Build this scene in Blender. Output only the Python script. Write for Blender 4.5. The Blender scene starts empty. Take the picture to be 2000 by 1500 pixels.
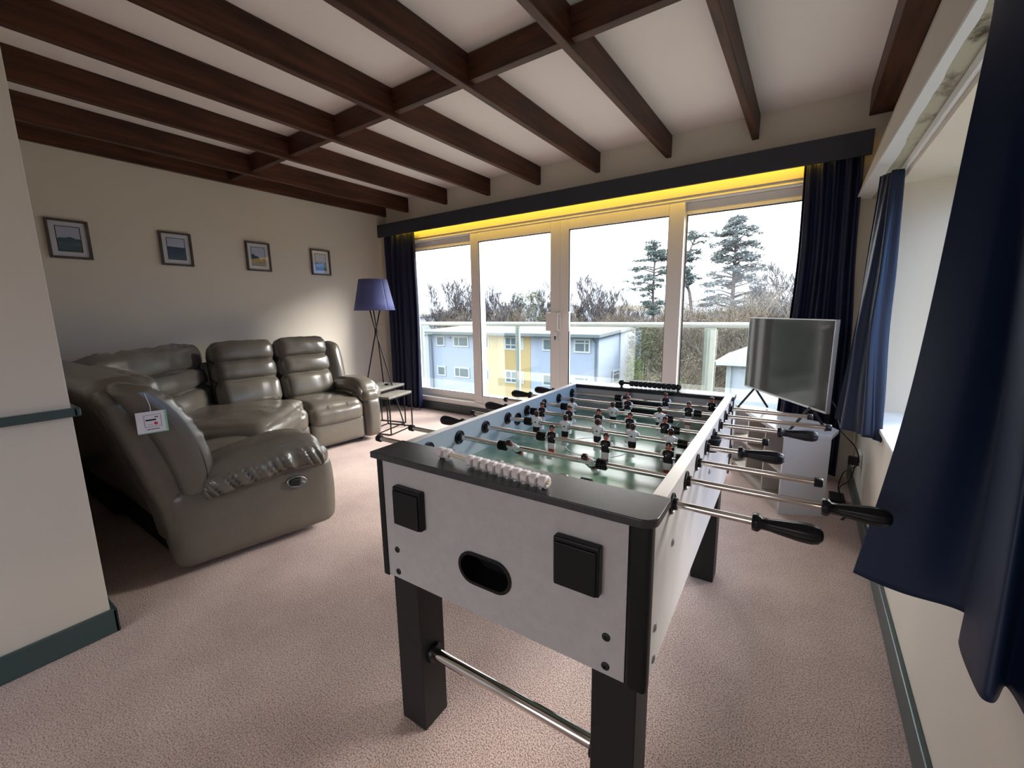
import bpy, math, random
from mathutils import Vector, Matrix, noise
random.seed(7)
R = math.radians
PI = math.pi
S = bpy.context.scene
COL = S.collection

# ------------------------------------------------------------------ camera
yaw, pitch, roll = -0.6045, -0.1695, -0.0146
CP = math.cos(pitch)
fw = Vector((math.sin(yaw)*CP, math.cos(yaw)*CP, math.sin(pitch)))
rt = Vector((math.cos(yaw), -math.sin(yaw), 0))
up = rt.cross(fw)
rt2 = rt*math.cos(roll) + up*math.sin(roll)
up2 = rt2.cross(fw)
cam_d = bpy.data.cameras.new('camera')
cam_d.sensor_width = 36
cam_d.lens = 826.16/2000*36
cam_d.clip_start = 0.02
cam_d.clip_end = 800
cam = bpy.data.objects.new('camera', cam_d)
COL.objects.link(cam)
M = Matrix.Identity(4)
for i in range(3):
    M[i][0], M[i][1], M[i][2] = rt2[i], up2[i], -fw[i]
M.translation = Vector((0, 0, 1.25))
cam.matrix_world = M
S.camera = cam
S.cycles.max_bounces = 14
S.cycles.diffuse_bounces = 8
S.cycles.glossy_bounces = 5
S.cycles.transparent_max_bounces = 24

# ------------------------------------------------------------------ sky, sun, daylight at the windows
W = bpy.data.worlds.new('sky')
S.world = W
W.use_nodes = True
nt = W.node_tree
nt.nodes.clear()
def N(t, **k):
    n = nt.nodes.new(t)
    for a, b in k.items():
        setattr(n, a, b)
    return n
tc = N('ShaderNodeTexCoord')
sep = N('ShaderNodeSeparateXYZ')
nt.links.new(tc.outputs['Generated'], sep.inputs[0])
ramp = N('ShaderNodeValToRGB')
e = ramp.color_ramp.elements
e[0].position = 0.0; e[0].color = (0.10, 0.10, 0.095, 1)
e[1].position = 1.0; e[1].color = (0.88, 0.94, 1.0, 1)
for pos, c in ((0.497, (0.12, 0.12, 0.11, 1)), (0.503, (0.24, 0.29, 0.36, 1)), (0.535, (0.33, 0.37, 0.42, 1)), (0.60, (0.60, 0.62, 0.65, 1)), (0.72, (0.92, 0.96, 1.0, 1))):
    x = e.new(pos); x.color = c
mp = N('ShaderNodeMath', operation='MULTIPLY_ADD')
mp.inputs[1].default_value = 0.5; mp.inputs[2].default_value = 0.5
nt.links.new(sep.outputs[2], mp.inputs[0])
nz = N('ShaderNodeTexNoise')
nz.inputs['Scale'].default_value = 5; nz.inputs['Detail'].default_value = 5
mpg = N('ShaderNodeMapping'); mpg.inputs['Scale'].default_value = (1, 1, 3.5)
nt.links.new(tc.outputs['Generated'], mpg.inputs[0]); nt.links.new(mpg.outputs[0], nz.inputs[0])
ad = N('ShaderNodeMath', operation='MULTIPLY_ADD')
ad.inputs[1].default_value = 0.06
nt.links.new(nz.outputs[0], ad.inputs[0]); nt.links.new(mp.outputs[0], ad.inputs[2])
sb = N('ShaderNodeMath', operation='SUBTRACT'); sb.inputs[1].default_value = 0.03
nt.links.new(ad.outputs[0], sb.inputs[0]); nt.links.new(sb.outputs[0], ramp.inputs[0])
bg = N('ShaderNodeBackground'); bg.inputs[1].default_value = 3.0
mr = N('ShaderNodeMapRange', interpolation_type='SMOOTHSTEP')
mr.inputs['From Min'].default_value = 0.1; mr.inputs['From Max'].default_value = 0.9
nt.links.new(sep.outputs[0], mr.inputs[0])
tint = N('ShaderNodeMix', data_type='RGBA', blend_type='MIX')
tint.inputs[6].default_value = (1.0, 0.97, 0.94, 1); tint.inputs[7].default_value = (0.24, 0.38, 0.64, 1)
nt.links.new(mr.outputs[0], tint.inputs[0])
mul = N('ShaderNodeMix', data_type='RGBA', blend_type='MULTIPLY'); mul.inputs[0].default_value = 1
nt.links.new(ramp.outputs[0], mul.inputs[6]); nt.links.new(tint.outputs[2], mul.inputs[7])
nt.links.new(mul.outputs[2], bg.inputs[0])
wo = N('ShaderNodeOutputWorld')
nt.links.new(bg.outputs[0], wo.inputs[0])

sun_d = bpy.data.lights.new('sun', 'SUN')
sun_d.energy = 4.5
sun_d.angle = R(24)
sun_d.color = (1.0, 0.93, 0.84)
sun = bpy.data.objects.new('sun', sun_d)
COL.objects.link(sun)
sdir = Vector((0.80, 1.0, 0.72)).normalized()      # towards the sun behind thin cloud, beyond the right of the doors
sun.rotation_euler = sdir.to_track_quat('Z', 'Y').to_euler()

def portal(name, loc, rot, sx, sy):
    d = bpy.data.lights.new(name, 'AREA')
    d.shape = 'RECTANGLE'; d.size = sx; d.size_y = sy
    d.cycles.is_portal = True
    o = bpy.data.objects.new(name, d); COL.objects.link(o)
    o.location = loc; o.rotation_euler = rot
portal('portal_doors', (-2.13, 4.02, 1.13), (R(-90), 0, 0), 4.3, 1.95)
portal('portal_side', (0.80, 2.08, 1.27), (0, R(90), 0), 1.3, 2.2)
portal('portal_back', (-0.97, -3.2, 1.35), (R(90), 0, 0), 2.15, 1.7)

vs = S.view_settings
S.display_settings.display_device = 'sRGB'
vs.view_transform = 'Standard'
vs.look = 'None'
vs.exposure = 1.5
vs.gamma = 1.0
vs.use_curve_mapping = False

# ------------------------------------------------------------------ materials
def new_mat(name):
    m = bpy.data.materials.new(name)
    m.use_nodes = True
    return m, m.node_tree, m.node_tree.nodes['Principled BSDF']
def mat(name, col, rough=0.5, metal=0.0, spec=0.5, bump=None, vary=None, coat=0, sheen=0, alt=None, altscale=(3, 3, 3), detail=4, lo=0.35, hi=0.65):
    """procedural surface: optional second colour by noise, fine noise bump (scale, strength, dist)"""
    m, t, b = new_mat(name)
    b.inputs['Base Color'].default_value = (*col, 1)
    b.inputs['Roughness'].default_value = rough
    b.inputs['Metallic'].default_value = metal
    b.inputs['Specular IOR Level'].default_value = spec
    if coat: b.inputs['Coat Weight'].default_value = coat; b.inputs['Coat Roughness'].default_value = 0.15
    if sheen: b.inputs['Sheen Weight'].default_value = sheen
    co = t.nodes.new('ShaderNodeTexCoord')
    if alt:
        mpn = t.nodes.new('ShaderNodeMapping'); mpn.inputs['Scale'].default_value = altscale
        t.links.new(co.outputs['Object'], mpn.inputs[0])
        n = t.nodes.new('ShaderNodeTexNoise'); n.inputs['Scale'].default_value = 1; n.inputs['Detail'].default_value = detail
        n.inputs['Roughness'].default_value = 0.65
        t.links.new(mpn.outputs[0], n.inputs[0])
        r = t.nodes.new('ShaderNodeValToRGB')
        r.color_ramp.elements[0].color = (*col, 1); r.color_ramp.elements[1].color = (*alt, 1)
        r.color_ramp.elements[0].position = lo; r.color_ramp.elements[1].position = hi
        t.links.new(n.outputs[0], r.inputs[0]); t.links.new(r.outputs[0], b.inputs['Base Color'])
    if bump:
        n2 = t.nodes.new('ShaderNodeTexNoise'); n2.inputs['Scale'].default_value = bump[0]; n2.inputs['Detail'].default_value = 3
        t.links.new(co.outputs['Object'], n2.inputs[0])
        bp = t.nodes.new('ShaderNodeBump'); bp.inputs['Strength'].default_value = bump[1]; bp.inputs['Distance'].default_value = bump[2]
        t.links.new(n2.outputs[0], bp.inputs['Height']); t.links.new(bp.outputs[0], b.inputs['Normal'])
    return m
def emit(name, col, s):
    m, t, b = new_mat(name)
    b.inputs['Base Color'].default_value = (*col, 1)
    b.inputs['Emission Color'].default_value = (*col, 1)
    b.inputs['Emission Strength'].default_value = s
    return m
def glass(name, tint=(0.97, 0.975, 0.97), refl=0.06):
    m, t, b = new_mat(name)
    t.nodes.remove(b)
    out = t.nodes['Material Output']
    tr = t.nodes.new('ShaderNodeBsdfTransparent'); tr.inputs[0].default_value = (*tint, 1)
    gl = t.nodes.new('ShaderNodeBsdfGlossy'); gl.inputs['Roughness'].default_value = 0.02
    lw = t.nodes.new('ShaderNodeLayerWeight'); lw.inputs[0].default_value = 0.12
    mu = t.nodes.new('ShaderNodeMath'); mu.operation = 'MULTIPLY_ADD'; mu.inputs[1].default_value = 0.5; mu.inputs[2].default_value = refl*0.5
    t.links.new(lw.outputs['Fresnel'], mu.inputs[0])
    mx = t.nodes.new('ShaderNodeMixShader')
    t.links.new(mu.outputs[0], mx.inputs[0]); t.links.new(tr.outputs[0], mx.inputs[1]); t.links.new(gl.outputs[0], mx.inputs[2])
    t.links.new(mx.outputs[0], out.inputs[0])
    return m

m_wall = mat('wall_paint', (0.64, 0.585, 0.505), 0.8, bump=(260, 0.25, 0.002))
m_ceil = mat('ceiling_paint', (0.80, 0.745, 0.72), 0.85, bump=(90, 0.2, 0.003))
m_navy = mat('navy_gloss_paint', (0.028, 0.036, 0.042), 0.35, bump=(60, 0.1, 0.001))
m_skirt = mat('teal_grey_gloss_paint', (0.045, 0.075, 0.075), 0.3, bump=(60, 0.1, 0.001))
m_pelmet = mat('navy_board_paint', (0.022, 0.025, 0.038), 0.5, bump=(80, 0.1, 0.001))
m_white = mat('white_upvc', (0.72, 0.69, 0.66), 0.3, bump=(10, 0.02, 0.001))
m_whitepaint = mat('white_gloss_paint', (0.72, 0.74, 0.74), 0.35, bump=(30, 0.15, 0.002))
m_gasket = mat('black_gasket', (0.01, 0.01, 0.012), 0.5)
m_glass = glass('window_glass')
m_balglass = glass('balcony_glass', (0.91, 0.945, 0.935), 0.16)
m_led = emit('yellow_led_tape', (1.0, 0.62, 0.02), 12)
m_leather = mat('taupe_leather', (0.108, 0.096, 0.078), 0.27, spec=0.75, bump=(220, 0.18, 0.0015), alt=(0.125, 0.110, 0.090), altscale=(4, 4, 4))
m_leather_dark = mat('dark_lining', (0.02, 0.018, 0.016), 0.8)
m_black = mat('black_plastic', (0.006, 0.006, 0.008), 0.35, spec=0.3, bump=(150, 0.1, 0.0005))
m_blackmatt = mat('black_matt', (0.011, 0.010, 0.011), 0.55, spec=0.35)
m_chrome = mat('chrome', (0.70, 0.68, 0.66), 0.09, metal=1.0)
m_steel = mat('grey_steel', (0.35, 0.35, 0.36), 0.35, metal=1.0)
m_bmetal = mat('black_metal', (0.02, 0.018, 0.018), 0.4, metal=0.6)
m_silver = mat('silver_laminate', (0.41, 0.39, 0.395), 0.42, bump=(500, 0.12, 0.0006), alt=(0.375, 0.355, 0.36), altscale=(40, 40, 40))
m_silver_in = mat('blue_grey_laminate', (0.50, 0.56, 0.60), 0.45, bump=(500, 0.12, 0.0006))
m_toplam = mat('dark_grey_laminate', (0.020, 0.021, 0.025), 0.27, spec=0.6, bump=(700, 0.2, 0.0006), alt=(0.030, 0.031, 0.036), altscale=(60, 60, 60))
m_railtop = mat('light_grey_laminate', (0.72, 0.70, 0.68), 0.3, bump=(500, 0.1, 0.0005))
m_navyfab = mat('navy_satin', (0.006, 0.009, 0.036), 0.50, spec=0.35, sheen=0.0, bump=(900, 0.25, 0.0006))
m_bluefab = mat('blue_satin', (0.006, 0.015, 0.044), 0.50, spec=0.35, bump=(900, 0.25, 0.0006))
m_shade = mat('blue_lampshade_fabric', (0.095, 0.115, 0.30), 0.7, bump=(600, 0.2, 0.0006))
m_stone = mat('grey_stone_top', (0.20, 0.19, 0.17), 0.45, alt=(0.13, 0.12, 0.11), altscale=(9, 9, 9))
m_gloss = mat('grey_gloss_board', (0.46, 0.46, 0.50), 0.16, spec=0.5)
m_standin = mat('warm_grey_board', (0.40, 0.37, 0.34), 0.5)
m_screen = mat('dark_tv_screen', (0.018, 0.023, 0.027), 0.08, spec=0.4)
m_bezel = mat('silver_bezel', (0.45, 0.45, 0.47), 0.35, metal=0.6)
m_frame = mat('grey_brown_wood_frame', (0.055, 0.042, 0.036), 0.5, alt=(0.08, 0.06, 0.05), altscale=(40, 40, 8))
m_card = mat('white_card', (0.75, 0.74, 0.78), 0.6)
m_green = mat('green_card', (0.25, 0.55, 0.36), 0.6)
m_red = mat('red_ink', (0.55, 0.02, 0.06), 0.6)
m_paper_sky = mat('pale_blue_print', (0.55, 0.58, 0.72), 0.6)
m_teal = mat('teal_print', (0.03, 0.09, 0.13), 0.6)
m_teal2 = mat('mid_teal_print', (0.05, 0.14, 0.17), 0.6)
m_blueprint = mat('blue_print', (0.03, 0.07, 0.16), 0.6)
m_paleblue = mat('pale_mountain_print', (0.18, 0.28, 0.42), 0.6)
m_ink = mat('black_ink', (0.008, 0.008, 0.012), 0.6)
m_skin = mat('painted_skin', (0.50, 0.15, 0.09), 0.4)
m_pwhite = mat('white_player_plastic', (0.72, 0.74, 0.76), 0.3)
m_pblack = mat('black_player_plastic', (0.007, 0.006, 0.009), 0.4, spec=0.25)
m_hair = mat('dark_hair_paint', (0.035, 0.014, 0.012), 0.22)
m_pred = mat('red_socks_paint', (0.42, 0.03, 0.03), 0.4)
m_bead = mat('pink_white_plastic', (0.66, 0.60, 0.62), 0.35)
m_ivory = mat('ivory_plastic', (0.62, 0.56, 0.44), 0.4)
m_line = mat('white_field_line', (0.72, 0.78, 0.80), 0.35)

# stained wood for the beams
def wood(name, axis):
    m, t, b = new_mat(name)
    co = t.nodes.new('ShaderNodeTexCoord'); mpn = t.nodes.new('ShaderNodeMapping')
    mpn.inputs['Scale'].default_value = (2.0, 28, 28) if axis == 'x' else (28, 2.0, 28)
    n = t.nodes.new('ShaderNodeTexNoise'); n.inputs['Scale'].default_value = 1.0; n.inputs['Detail'].default_value = 6; n.inputs['Distortion'].default_value = 0.6
    r = t.nodes.new('ShaderNodeValToRGB')
    r.color_ramp.elements[0].position = 0.3; r.color_ramp.elements[0].color = (0.022, 0.0080, 0.0052, 1)
    r.color_ramp.elements[1].position = 0.72; r.color_ramp.elements[1].color = (0.105, 0.036, 0.019, 1)
    n2 = t.nodes.new('ShaderNodeTexVoronoi'); n2.inputs['Scale'].default_value = 1.6
    r2 = t.nodes.new('ShaderNodeValToRGB')
    r2.color_ramp.elements[0].position = 0.04; r2.color_ramp.elements[0].color = (0.25, 0.25, 0.25, 1)
    r2.color_ramp.elements[1].position = 0.12; r2.color_ramp.elements[1].color = (1, 1, 1, 1)
    mx = t.nodes.new('ShaderNodeMix'); mx.data_type = 'RGBA'; mx.blend_type = 'MULTIPLY'; mx.inputs[0].default_value = 1
    t.links.new(co.outputs['Object'], mpn.inputs[0]); t.links.new(mpn.outputs[0], n.inputs[0]); t.links.new(n.outputs[0], r.inputs[0])
    t.links.new(co.outputs['Object'], n2.inputs[0]); t.links.new(n2.outputs[0], r2.inputs[0])
    t.links.new(r.outputs[0], mx.inputs[6]); t.links.new(r2.outputs[0], mx.inputs[7]); t.links.new(mx.outputs[2], b.inputs['Base Color'])
    bp = t.nodes.new('ShaderNodeBump'); bp.inputs['Strength'].default_value = 0.35; bp.inputs['Distance'].default_value = 0.004
    t.links.new(n.outputs[0], bp.inputs['Height']); t.links.new(bp.outputs[0], b.inputs['Normal'])
    b.inputs['Roughness'].default_value = 0.5; b.inputs['Specular IOR Level'].default_value = 0.3
    return m
m_beam = wood('dark_stained_beam', 'y')
m_nogg = wood('dark_stained_crosspiece', 'x')

# carpet
def carpet():
    m, t, b = new_mat('pink_beige_carpet')
    L = t.links.new
    co = t.nodes.new('ShaderNodeTexCoord')
    n1 = t.nodes.new('ShaderNodeTexNoise'); n1.inputs['Scale'].default_value = 2.2; n1.inputs['Detail'].default_value = 5; n1.inputs['Roughness'].default_value = 0.6
    n2 = t.nodes.new('ShaderNodeTexNoise'); n2.inputs['Scale'].default_value = 210; n2.inputs['Detail'].default_value = 3
    r1 = t.nodes.new('ShaderNodeValToRGB')
    r1.color_ramp.elements[0].position = 0.35; r1.color_ramp.elements[0].color = (0.50, 0.355, 0.32, 1)
    r1.color_ramp.elements[1].position = 0.66; r1.color_ramp.elements[1].color = (0.66, 0.50, 0.445, 1)
    r2 = t.nodes.new('ShaderNodeValToRGB')
    r2.color_ramp.elements[0].position = 0.38; r2.color_ramp.elements[0].color = (0.20, 0.165, 0.15, 1)
    r2.color_ramp.elements[1].position = 0.56; r2.color_ramp.elements[1].color = (1, 1, 1, 1)
    mx = t.nodes.new('ShaderNodeMix'); mx.data_type = 'RGBA'; mx.blend_type = 'MULTIPLY'; mx.inputs[0].default_value = 0.75
    for n in (n1, n2): L(co.outputs['Object'], n.inputs[0])
    L(n1.outputs[0], r1.inputs[0]); L(n2.outputs[0], r2.inputs[0]); L(r1.outputs[0], mx.inputs[6]); L(r2.outputs[0], mx.inputs[7]); L(mx.outputs[2], b.inputs['Base Color'])
    bp = t.nodes.new('ShaderNodeBump'); bp.inputs['Strength'].default_value = 0.8; bp.inputs['Distance'].default_value = 0.006
    L(n2.outputs[0], bp.inputs['Height']); L(bp.outputs[0], b.inputs['Normal'])
    b.inputs['Roughness'].default_value = 0.95; b.inputs['Sheen Weight'].default_value = 0.25
    return m
m_carpet = carpet()

# foosball pitch, soft green with pale patches painted in for the blurred sky reflection
def pitch_mat():
    m, t, b = new_mat('green_pitch')
    L = t.links.new
    co = t.nodes.new('ShaderNodeTexCoord')
    mpn = t.nodes.new('ShaderNodeMapping'); mpn.inputs['Scale'].default_value = (4, 4, 4); mpn.inputs['Rotation'].default_value = (0, 0, 0.7)
    n = t.nodes.new('ShaderNodeTexNoise'); n.inputs['Scale'].default_value = 1; n.inputs['Detail'].default_value = 3
    r = t.nodes.new('ShaderNodeValToRGB')
    r.color_ramp.elements[0].position = 0.32; r.color_ramp.elements[0].color = (0.07, 0.20, 0.12, 1)
    r.color_ramp.elements[1].position = 0.68; r.color_ramp.elements[1].color = (0.34, 0.50, 0.41, 1)
    L(co.outputs['Object'], mpn.inputs[0]); L(mpn.outputs[0], n.inputs[0]); L(n.outputs[0], r.inputs[0]); L(r.outputs[0], b.inputs['Base Color'])
    b.inputs['Roughness'].default_value = 0.20; b.inputs['Specular IOR Level'].default_value = 0.8
    return m
m_pitch = pitch_mat()

# ------------------------------------------------------------------ mesh helpers
class MB:
    def __init__(s): s.v = []; s.f = []; s.m = []; s.cur = 0
    def add(s, vs, fs):
        o = len(s.v); s.v += [tuple(x) for x in vs]
        for f in fs: s.f.append([i+o for i in f]); s.m.append(s.cur)
        return s
    def box(s, a, b, T=None):
        (x0, y0, z0), (x1, y1, z1) = a, b
        x0, x1 = min(x0, x1), max(x0, x1); y0, y1 = min(y0, y1), max(y0, y1); z0, z1 = min(z0, z1), max(z0, z1)
        v = [Vector(p) for p in ((x0,y0,z0),(x1,y0,z0),(x1,y1,z0),(x0,y1,z0),(x0,y0,z1),(x1,y0,z1),(x1,y1,z1),(x0,y1,z1))]
        if T: v = [T @ p for p in v]
        return s.add(v, [(0,3,2,1),(4,5,6,7),(0,1,5,4),(1,2,6,5),(2,3,7,6),(3,0,4,7)])
    def prism(s, pts, z0, z1):
        n = len(pts)
        v = [(p[0], p[1], z0) for p in pts] + [(p[0], p[1], z1) for p in pts]
        return s.add(v, [tuple(range(n))[::-1], tuple(range(n, 2*n))] + [(i, (i+1) % n, n+(i+1) % n, n+i) for i in range(n)])
    def tube(s, pts, r, n=10, cap=True):
        pts = [Vector(p) for p in pts]
        rs = r if isinstance(r, (list, tuple)) else [r]*len(pts)
        rings = []; prev = None
        for i, p in enumerate(pts):
            d = (pts[min(i+1, len(pts)-1)] - pts[max(i-1, 0)])
            d = d.normalized() if d.length > 1e-9 else Vector((0, 0, 1))
            a = Vector((0, 0, 1)) if prev is None and abs(d.z) < 0.9 else (Vector((1, 0, 0)) if prev is None else prev)
            a = (a - d*a.dot(d)).normalized(); b = d.cross(a); prev = a
            rings.append([p + (a*math.cos(2*PI*k/n) + b*math.sin(2*PI*k/n))*rs[i] for k in range(n)])
        v = [q for g in rings for q in g]; f = []
        for i in range(len(pts)-1):
            for k in range(n):
                f.append((i*n+k, i*n+(k+1) % n, (i+1)*n+(k+1) % n, (i+1)*n+k))
        if cap:
            f.append(tuple(range(n))[::-1]); f.append(tuple(range((len(pts)-1)*n, len(pts)*n)))
        return s.add(v, f)
    def lathe(s, prof, o, axis, n=20, flute=0):
        o = Vector(o); d = Vector(axis).normalized()
        a = (Vector((0, 0, 1)) if abs(d.z) < 0.9 else Vector((1, 0, 0))); a = (a-d*a.dot(d)).normalized(); b = d.cross(a)
        v = []; f = []
        for (h, r) in prof:
            for k in range(n):
                t = 2*PI*k/n; rr = r*(1 + (flute*math.cos(t*8) if r > 0.008 else 0))
                v.append(o + d*h + (a*math.cos(t)+b*math.sin(t))*rr)
        for i in range(len(prof)-1):
            for k in range(n): f.append((i*n+k, i*n+(k+1) % n, (i+1)*n+(k+1) % n, (i+1)*n+k))
        f.append(tuple(range(n))[::-1]); f.append(tuple(range((len(prof)-1)*n, len(prof)*n)))
        return s.add(v, f)
    def grid(s, fn, nu, nv, closed=False):
        v = [fn(i/nu, j/nv) for j in range(nv+1) for i in range(nu+1)]
        f = [(j*(nu+1)+i, j*(nu+1)+i+1, (j+1)*(nu+1)+i+1, (j+1)*(nu+1)+i) for j in range(nv) for i in range(nu)]
        return s.add(v, f)
    def build(s, name, mats, parent=None, smooth=False, bevel=0, auto=True):
        me = bpy.data.meshes.new(name)
        me.from_pydata(s.v, [], s.f)
        mats = mats if isinstance(mats, (list, tuple)) else [mats]
        for m in mats: me.materials.append(m)
        if len(mats) > 1:
            for p, i in zip(me.polygons, s.m): p.material_index = i
        me.validate(); me.update()
        o = bpy.data.objects.new(name, me); COL.objects.link(o)
        if parent: o.parent = parent
        if smooth:
            for p in me.polygons: p.use_smooth = True
            if auto:
                try: me.set_sharp_from_angle(angle=R(42))
                except Exception: pass
        if bevel:
            b = o.modifiers.new('bevel', 'BEVEL'); b.width = bevel; b.segments = 3; b.limit_method = 'ANGLE'; b.angle_limit = R(40)
            for p in me.polygons: p.use_smooth = True
            try: me.set_sharp_from_angle(angle=R(42))
            except Exception: pass
            b.harden_normals = True
        return o
def tag(o, label=None, cat=None, group=None, kind=None):
    if label: o['label'] = label
    if cat: o['category'] = cat
    if group: o['group'] = group
    if kind: o['kind'] = kind
    return o
def empty(name, loc=(0, 0, 0), rz=0, **k):
    o = bpy.data.objects.new(name, None); COL.objects.link(o)
    o.location = loc; o.rotation_euler = (0, 0, rz); o.empty_display_size = 0.1
    return tag(o, **k)
def copy_tree(o, parent=None):
    c = o.copy(); COL.objects.link(c); c.parent = parent
    for ch in list(o.children): copy_tree(ch, c)
    return c
def rbox(size, r, puff=(0, 0, 0), n=14, wr=0, wf=9, fn=None, seed=0):
    """soft cushion: rounded box, puffed faces, gathered wrinkles; returns MB centred on the origin"""
    hx, hy, hz = size[0]/2, size[1]/2, size[2]/2
    r = min(r, hx, hy, hz)
    mb = MB(); idx = {}; vs = []; fs = []
    def P(a, b, c):
        k = (round(a, 5), round(b, 5), round(c, 5))
        if k in idx: return idx[k]
        g = lambda t: math.copysign(abs(math.sin(t*PI/2)), t)*0.5 + t*0.5
        p = Vector((g(a)*hx, g(b)*hy, g(c)*hz))
        q = Vector((max(-hx+r, min(hx-r, p.x)), max(-hy+r, min(hy-r, p.y)), max(-hz+r, min(hz-r, p.z))))
        d = p-q
        nrm = d.normalized() if d.length > 1e-7 else Vector((0, 0, 0))
        if d.length > 1e-7: p = q + nrm*r
        A, B, Cc = 1-a*a, 1-b*b, 1-c*c
        p.x += math.copysign(puff[0]*B*Cc, a)*abs(a)**2
        p.y += math.copysign(puff[1]*A*Cc, b)*abs(b)**2
        p.z += math.copysign(puff[2]*A*B, c)*abs(c)**2
        if wr:
            o = Vector((seed*3.1, seed*1.7, seed))
            w = 1 - abs(2*abs(noise.noise(Vector((p.x*wf, p.y*wf*0.8, p.z*wf*0.35))+o))-0.0)*2.2
            w2 = noise.noise(Vector((p.x*wf*2.3, p.y*wf*2, p.z*wf*0.8))+o)
            nn = Vector((a**5, b**5, c**5))
            nn = nn.normalized() if nn.length > 1e-6 else Vector((0, 0, 1))
            p += nn*(w*wr*0.5 + w2*wr*0.5)
        if fn: p = Vector(fn(p, (a, b, c)))
        idx[k] = len(vs); vs.append(p); return idx[k]
    for ax in range(3):
        for sg in (-1, 1):
            for i in range(n):
                for j in range(n):
                    q = []
                    for (di, dj) in ((0, 0), (1, 0), (1, 1), (0, 1)):
                        u, v = -1+2*(i+di)/n, -1+2*(j+dj)/n
                        c = [0, 0, 0]; c[ax] = sg; c[(ax+1) % 3] = u; c[(ax+2) % 3] = v
                        q.append(P(*c))
                    fs.append(q if sg > 0 else q[::-1])
    mb.add(vs, fs)
    return mb
def xf(mb, T):
    mb.v = [tuple(T @ Vector(p)) for p in mb.v]; return mb
def TR(loc, rx=0, ry=0, rz=0):
    return Matrix.Translation(loc) @ Matrix.Rotation(rz, 4, 'Z') @ Matrix.Rotation(ry, 4, 'Y') @ Matrix.Rotation(rx, 4, 'X')

# ------------------------------------------------------------------ the room
XL, XR, YW, ZC = -4.66, 0.36, 3.87, 2.66
def struct(name, mb, m, parent=None, **k):
    o = mb.build(name, m, parent, **k)
    if parent is None: o['kind'] = 'structure'
    return o
struct('floor', MB().box((XL-0.15, -3.15, -0.12), (XR+0.02, YW+0.1, 0)), m_carpet)
struct('ceiling', MB().box((XL-0.15, -3.15, ZC), (XR+0.42, YW+0.15, ZC+0.1)), m_ceil)
struct('wall_left', MB().box((XL-0.15, 0.18, 0), (XL, YW, ZC)), m_wall)
# wall with the sliding doors: head, left return, right return, low upstand
DX0, DX1, DZ0, DZ1 = -4.36, 0.12, 0.11, 2.17
wf_ = MB().box((XL-0.15, YW, DZ1), (XR+0.4, YW+0.16, ZC)).box((XL-0.15, YW, -0.1), (DX0, YW+0.16, DZ1)).box((DX1, YW, -0.1), (XR+0.4, YW+0.16, DZ1))
struct('wall_front', wf_, m_wall)
struct('trim_1', MB().box((DX0, YW-0.012, -0.02), (DX1, YW+0.16, 0.11)), m_navy)
# right wall with thickness, the side window opening and an unseen one added for fill
wr = MB()
WY0, WY1, WZ0, WZ1 = 1.0, 3.19, 0.63, 1.90
XO = 0.74
wr.box((XR, -3.15, -0.1), (XO, YW, WZ0)).box((XR, WY1, WZ0), (XO, YW, ZC)).box((XR, WY0, WZ1), (XO, WY1, ZC))
wr.box((XR, -1.5, WZ0), (XO, WY0, ZC)).box((XR, -2.4, WZ1), (XO, -1.5, ZC)).box((XR, -3.15, WZ0), (XO, -2.4, ZC))
struct('wall_right', wr, m_wall)
# nib wall at the left of the camera and the return behind the sofa
struct('wall_nib', MB().box((-2.36, -3.15, 0), (-2.2, 0.33, ZC)).box((XL-0.15, 0.18, 0), (-2.36, 0.33, ZC)), m_wall, bevel=0.004)
bk = MB().box((-2.36, -3.15, 0), (XR+0.4, -3.0, 0.5)).box((-2.36, -3.15, 2.2), (XR+0.4, -3.0, ZC)).box((-2.36, -3.15, 0.5), (-2.05, -3.0, 2.2)).box((0.1, -3.15, 0.5), (XR+0.4, -3.0, 2.2))
struct('wall_back', bk, m_wall)
# skirting and dado
def skirting(name, x0, x1, y0, y1, z=0.10):
    return struct(name, MB().box((x0, y0, 0), (x1, y1, z)), m_skirt, bevel=0.006)
skirting('baseboard_right', XR-0.018, XR, -3.0, YW)
skirting('baseboard_left', XL, XL+0.018, 0.33, YW)
struct('baseboard_nib', MB().box((-2.2, -3.0, 0), (-2.182, 0.348, 0.1)).box((XL, 0.33, 0), (-2.182, 0.348, 0.1)), m_skirt, bevel=0.006)
struct('trim_2', MB().box((-2.2, -3.0, 0.893), (-2.178, 0.345, 0.925)).box((-2.36, 0.33, 0.893), (-2.178, 0.352, 0.925)), m_skirt, bevel=0.005)
# boxed bulkhead over the side window, its face leaning in, with the peeling paint below it
bl = MB()
pr = [(0.395, ZC), (0.235, 1.975), (0.43, 1.975), (0.43, ZC)]
def ex(y): return 0.215+(YW-y)*0.0264
v = [((ex(y) if i == 1 else x), y, z) for y in (-3.0, YW+0.03) for i, (x, z) in enumerate(pr)]
bl.add(v, [(0, 1, 2, 3), (4, 7, 6, 5), (0, 4, 5, 1), (1, 5, 6, 2)])
struct('trim_3', bl, mat('grey_cream_paint', (0.52, 0.48, 0.42), 0.7, bump=(120, 0.2, 0.002)))
ed = MB()
def lipx(y): return max(ex(y)+0.004, 0.294) + 0.012*noise.noise(Vector((0, y*2.3, 1))) + 0.014*max(0, noise.noise(Vector((4, y*5.1, 2))))
ed.grid(lambda a, b: Vector((ex(-3+6.86*a)-0.002 + (lipx(-3+6.86*a)-ex(-3+6.86*a)+0.002)*b, -3+6.86*a, 1.968 - 0.006*b)), 220, 2)
ed.grid(lambda a, b: Vector((ex(-3+6.86*a)-0.002 + (lipx(-3+6.86*a)-ex(-3+6.86*a)+0.002)*b, -3+6.86*a, 1.974)), 220, 2)
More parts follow.
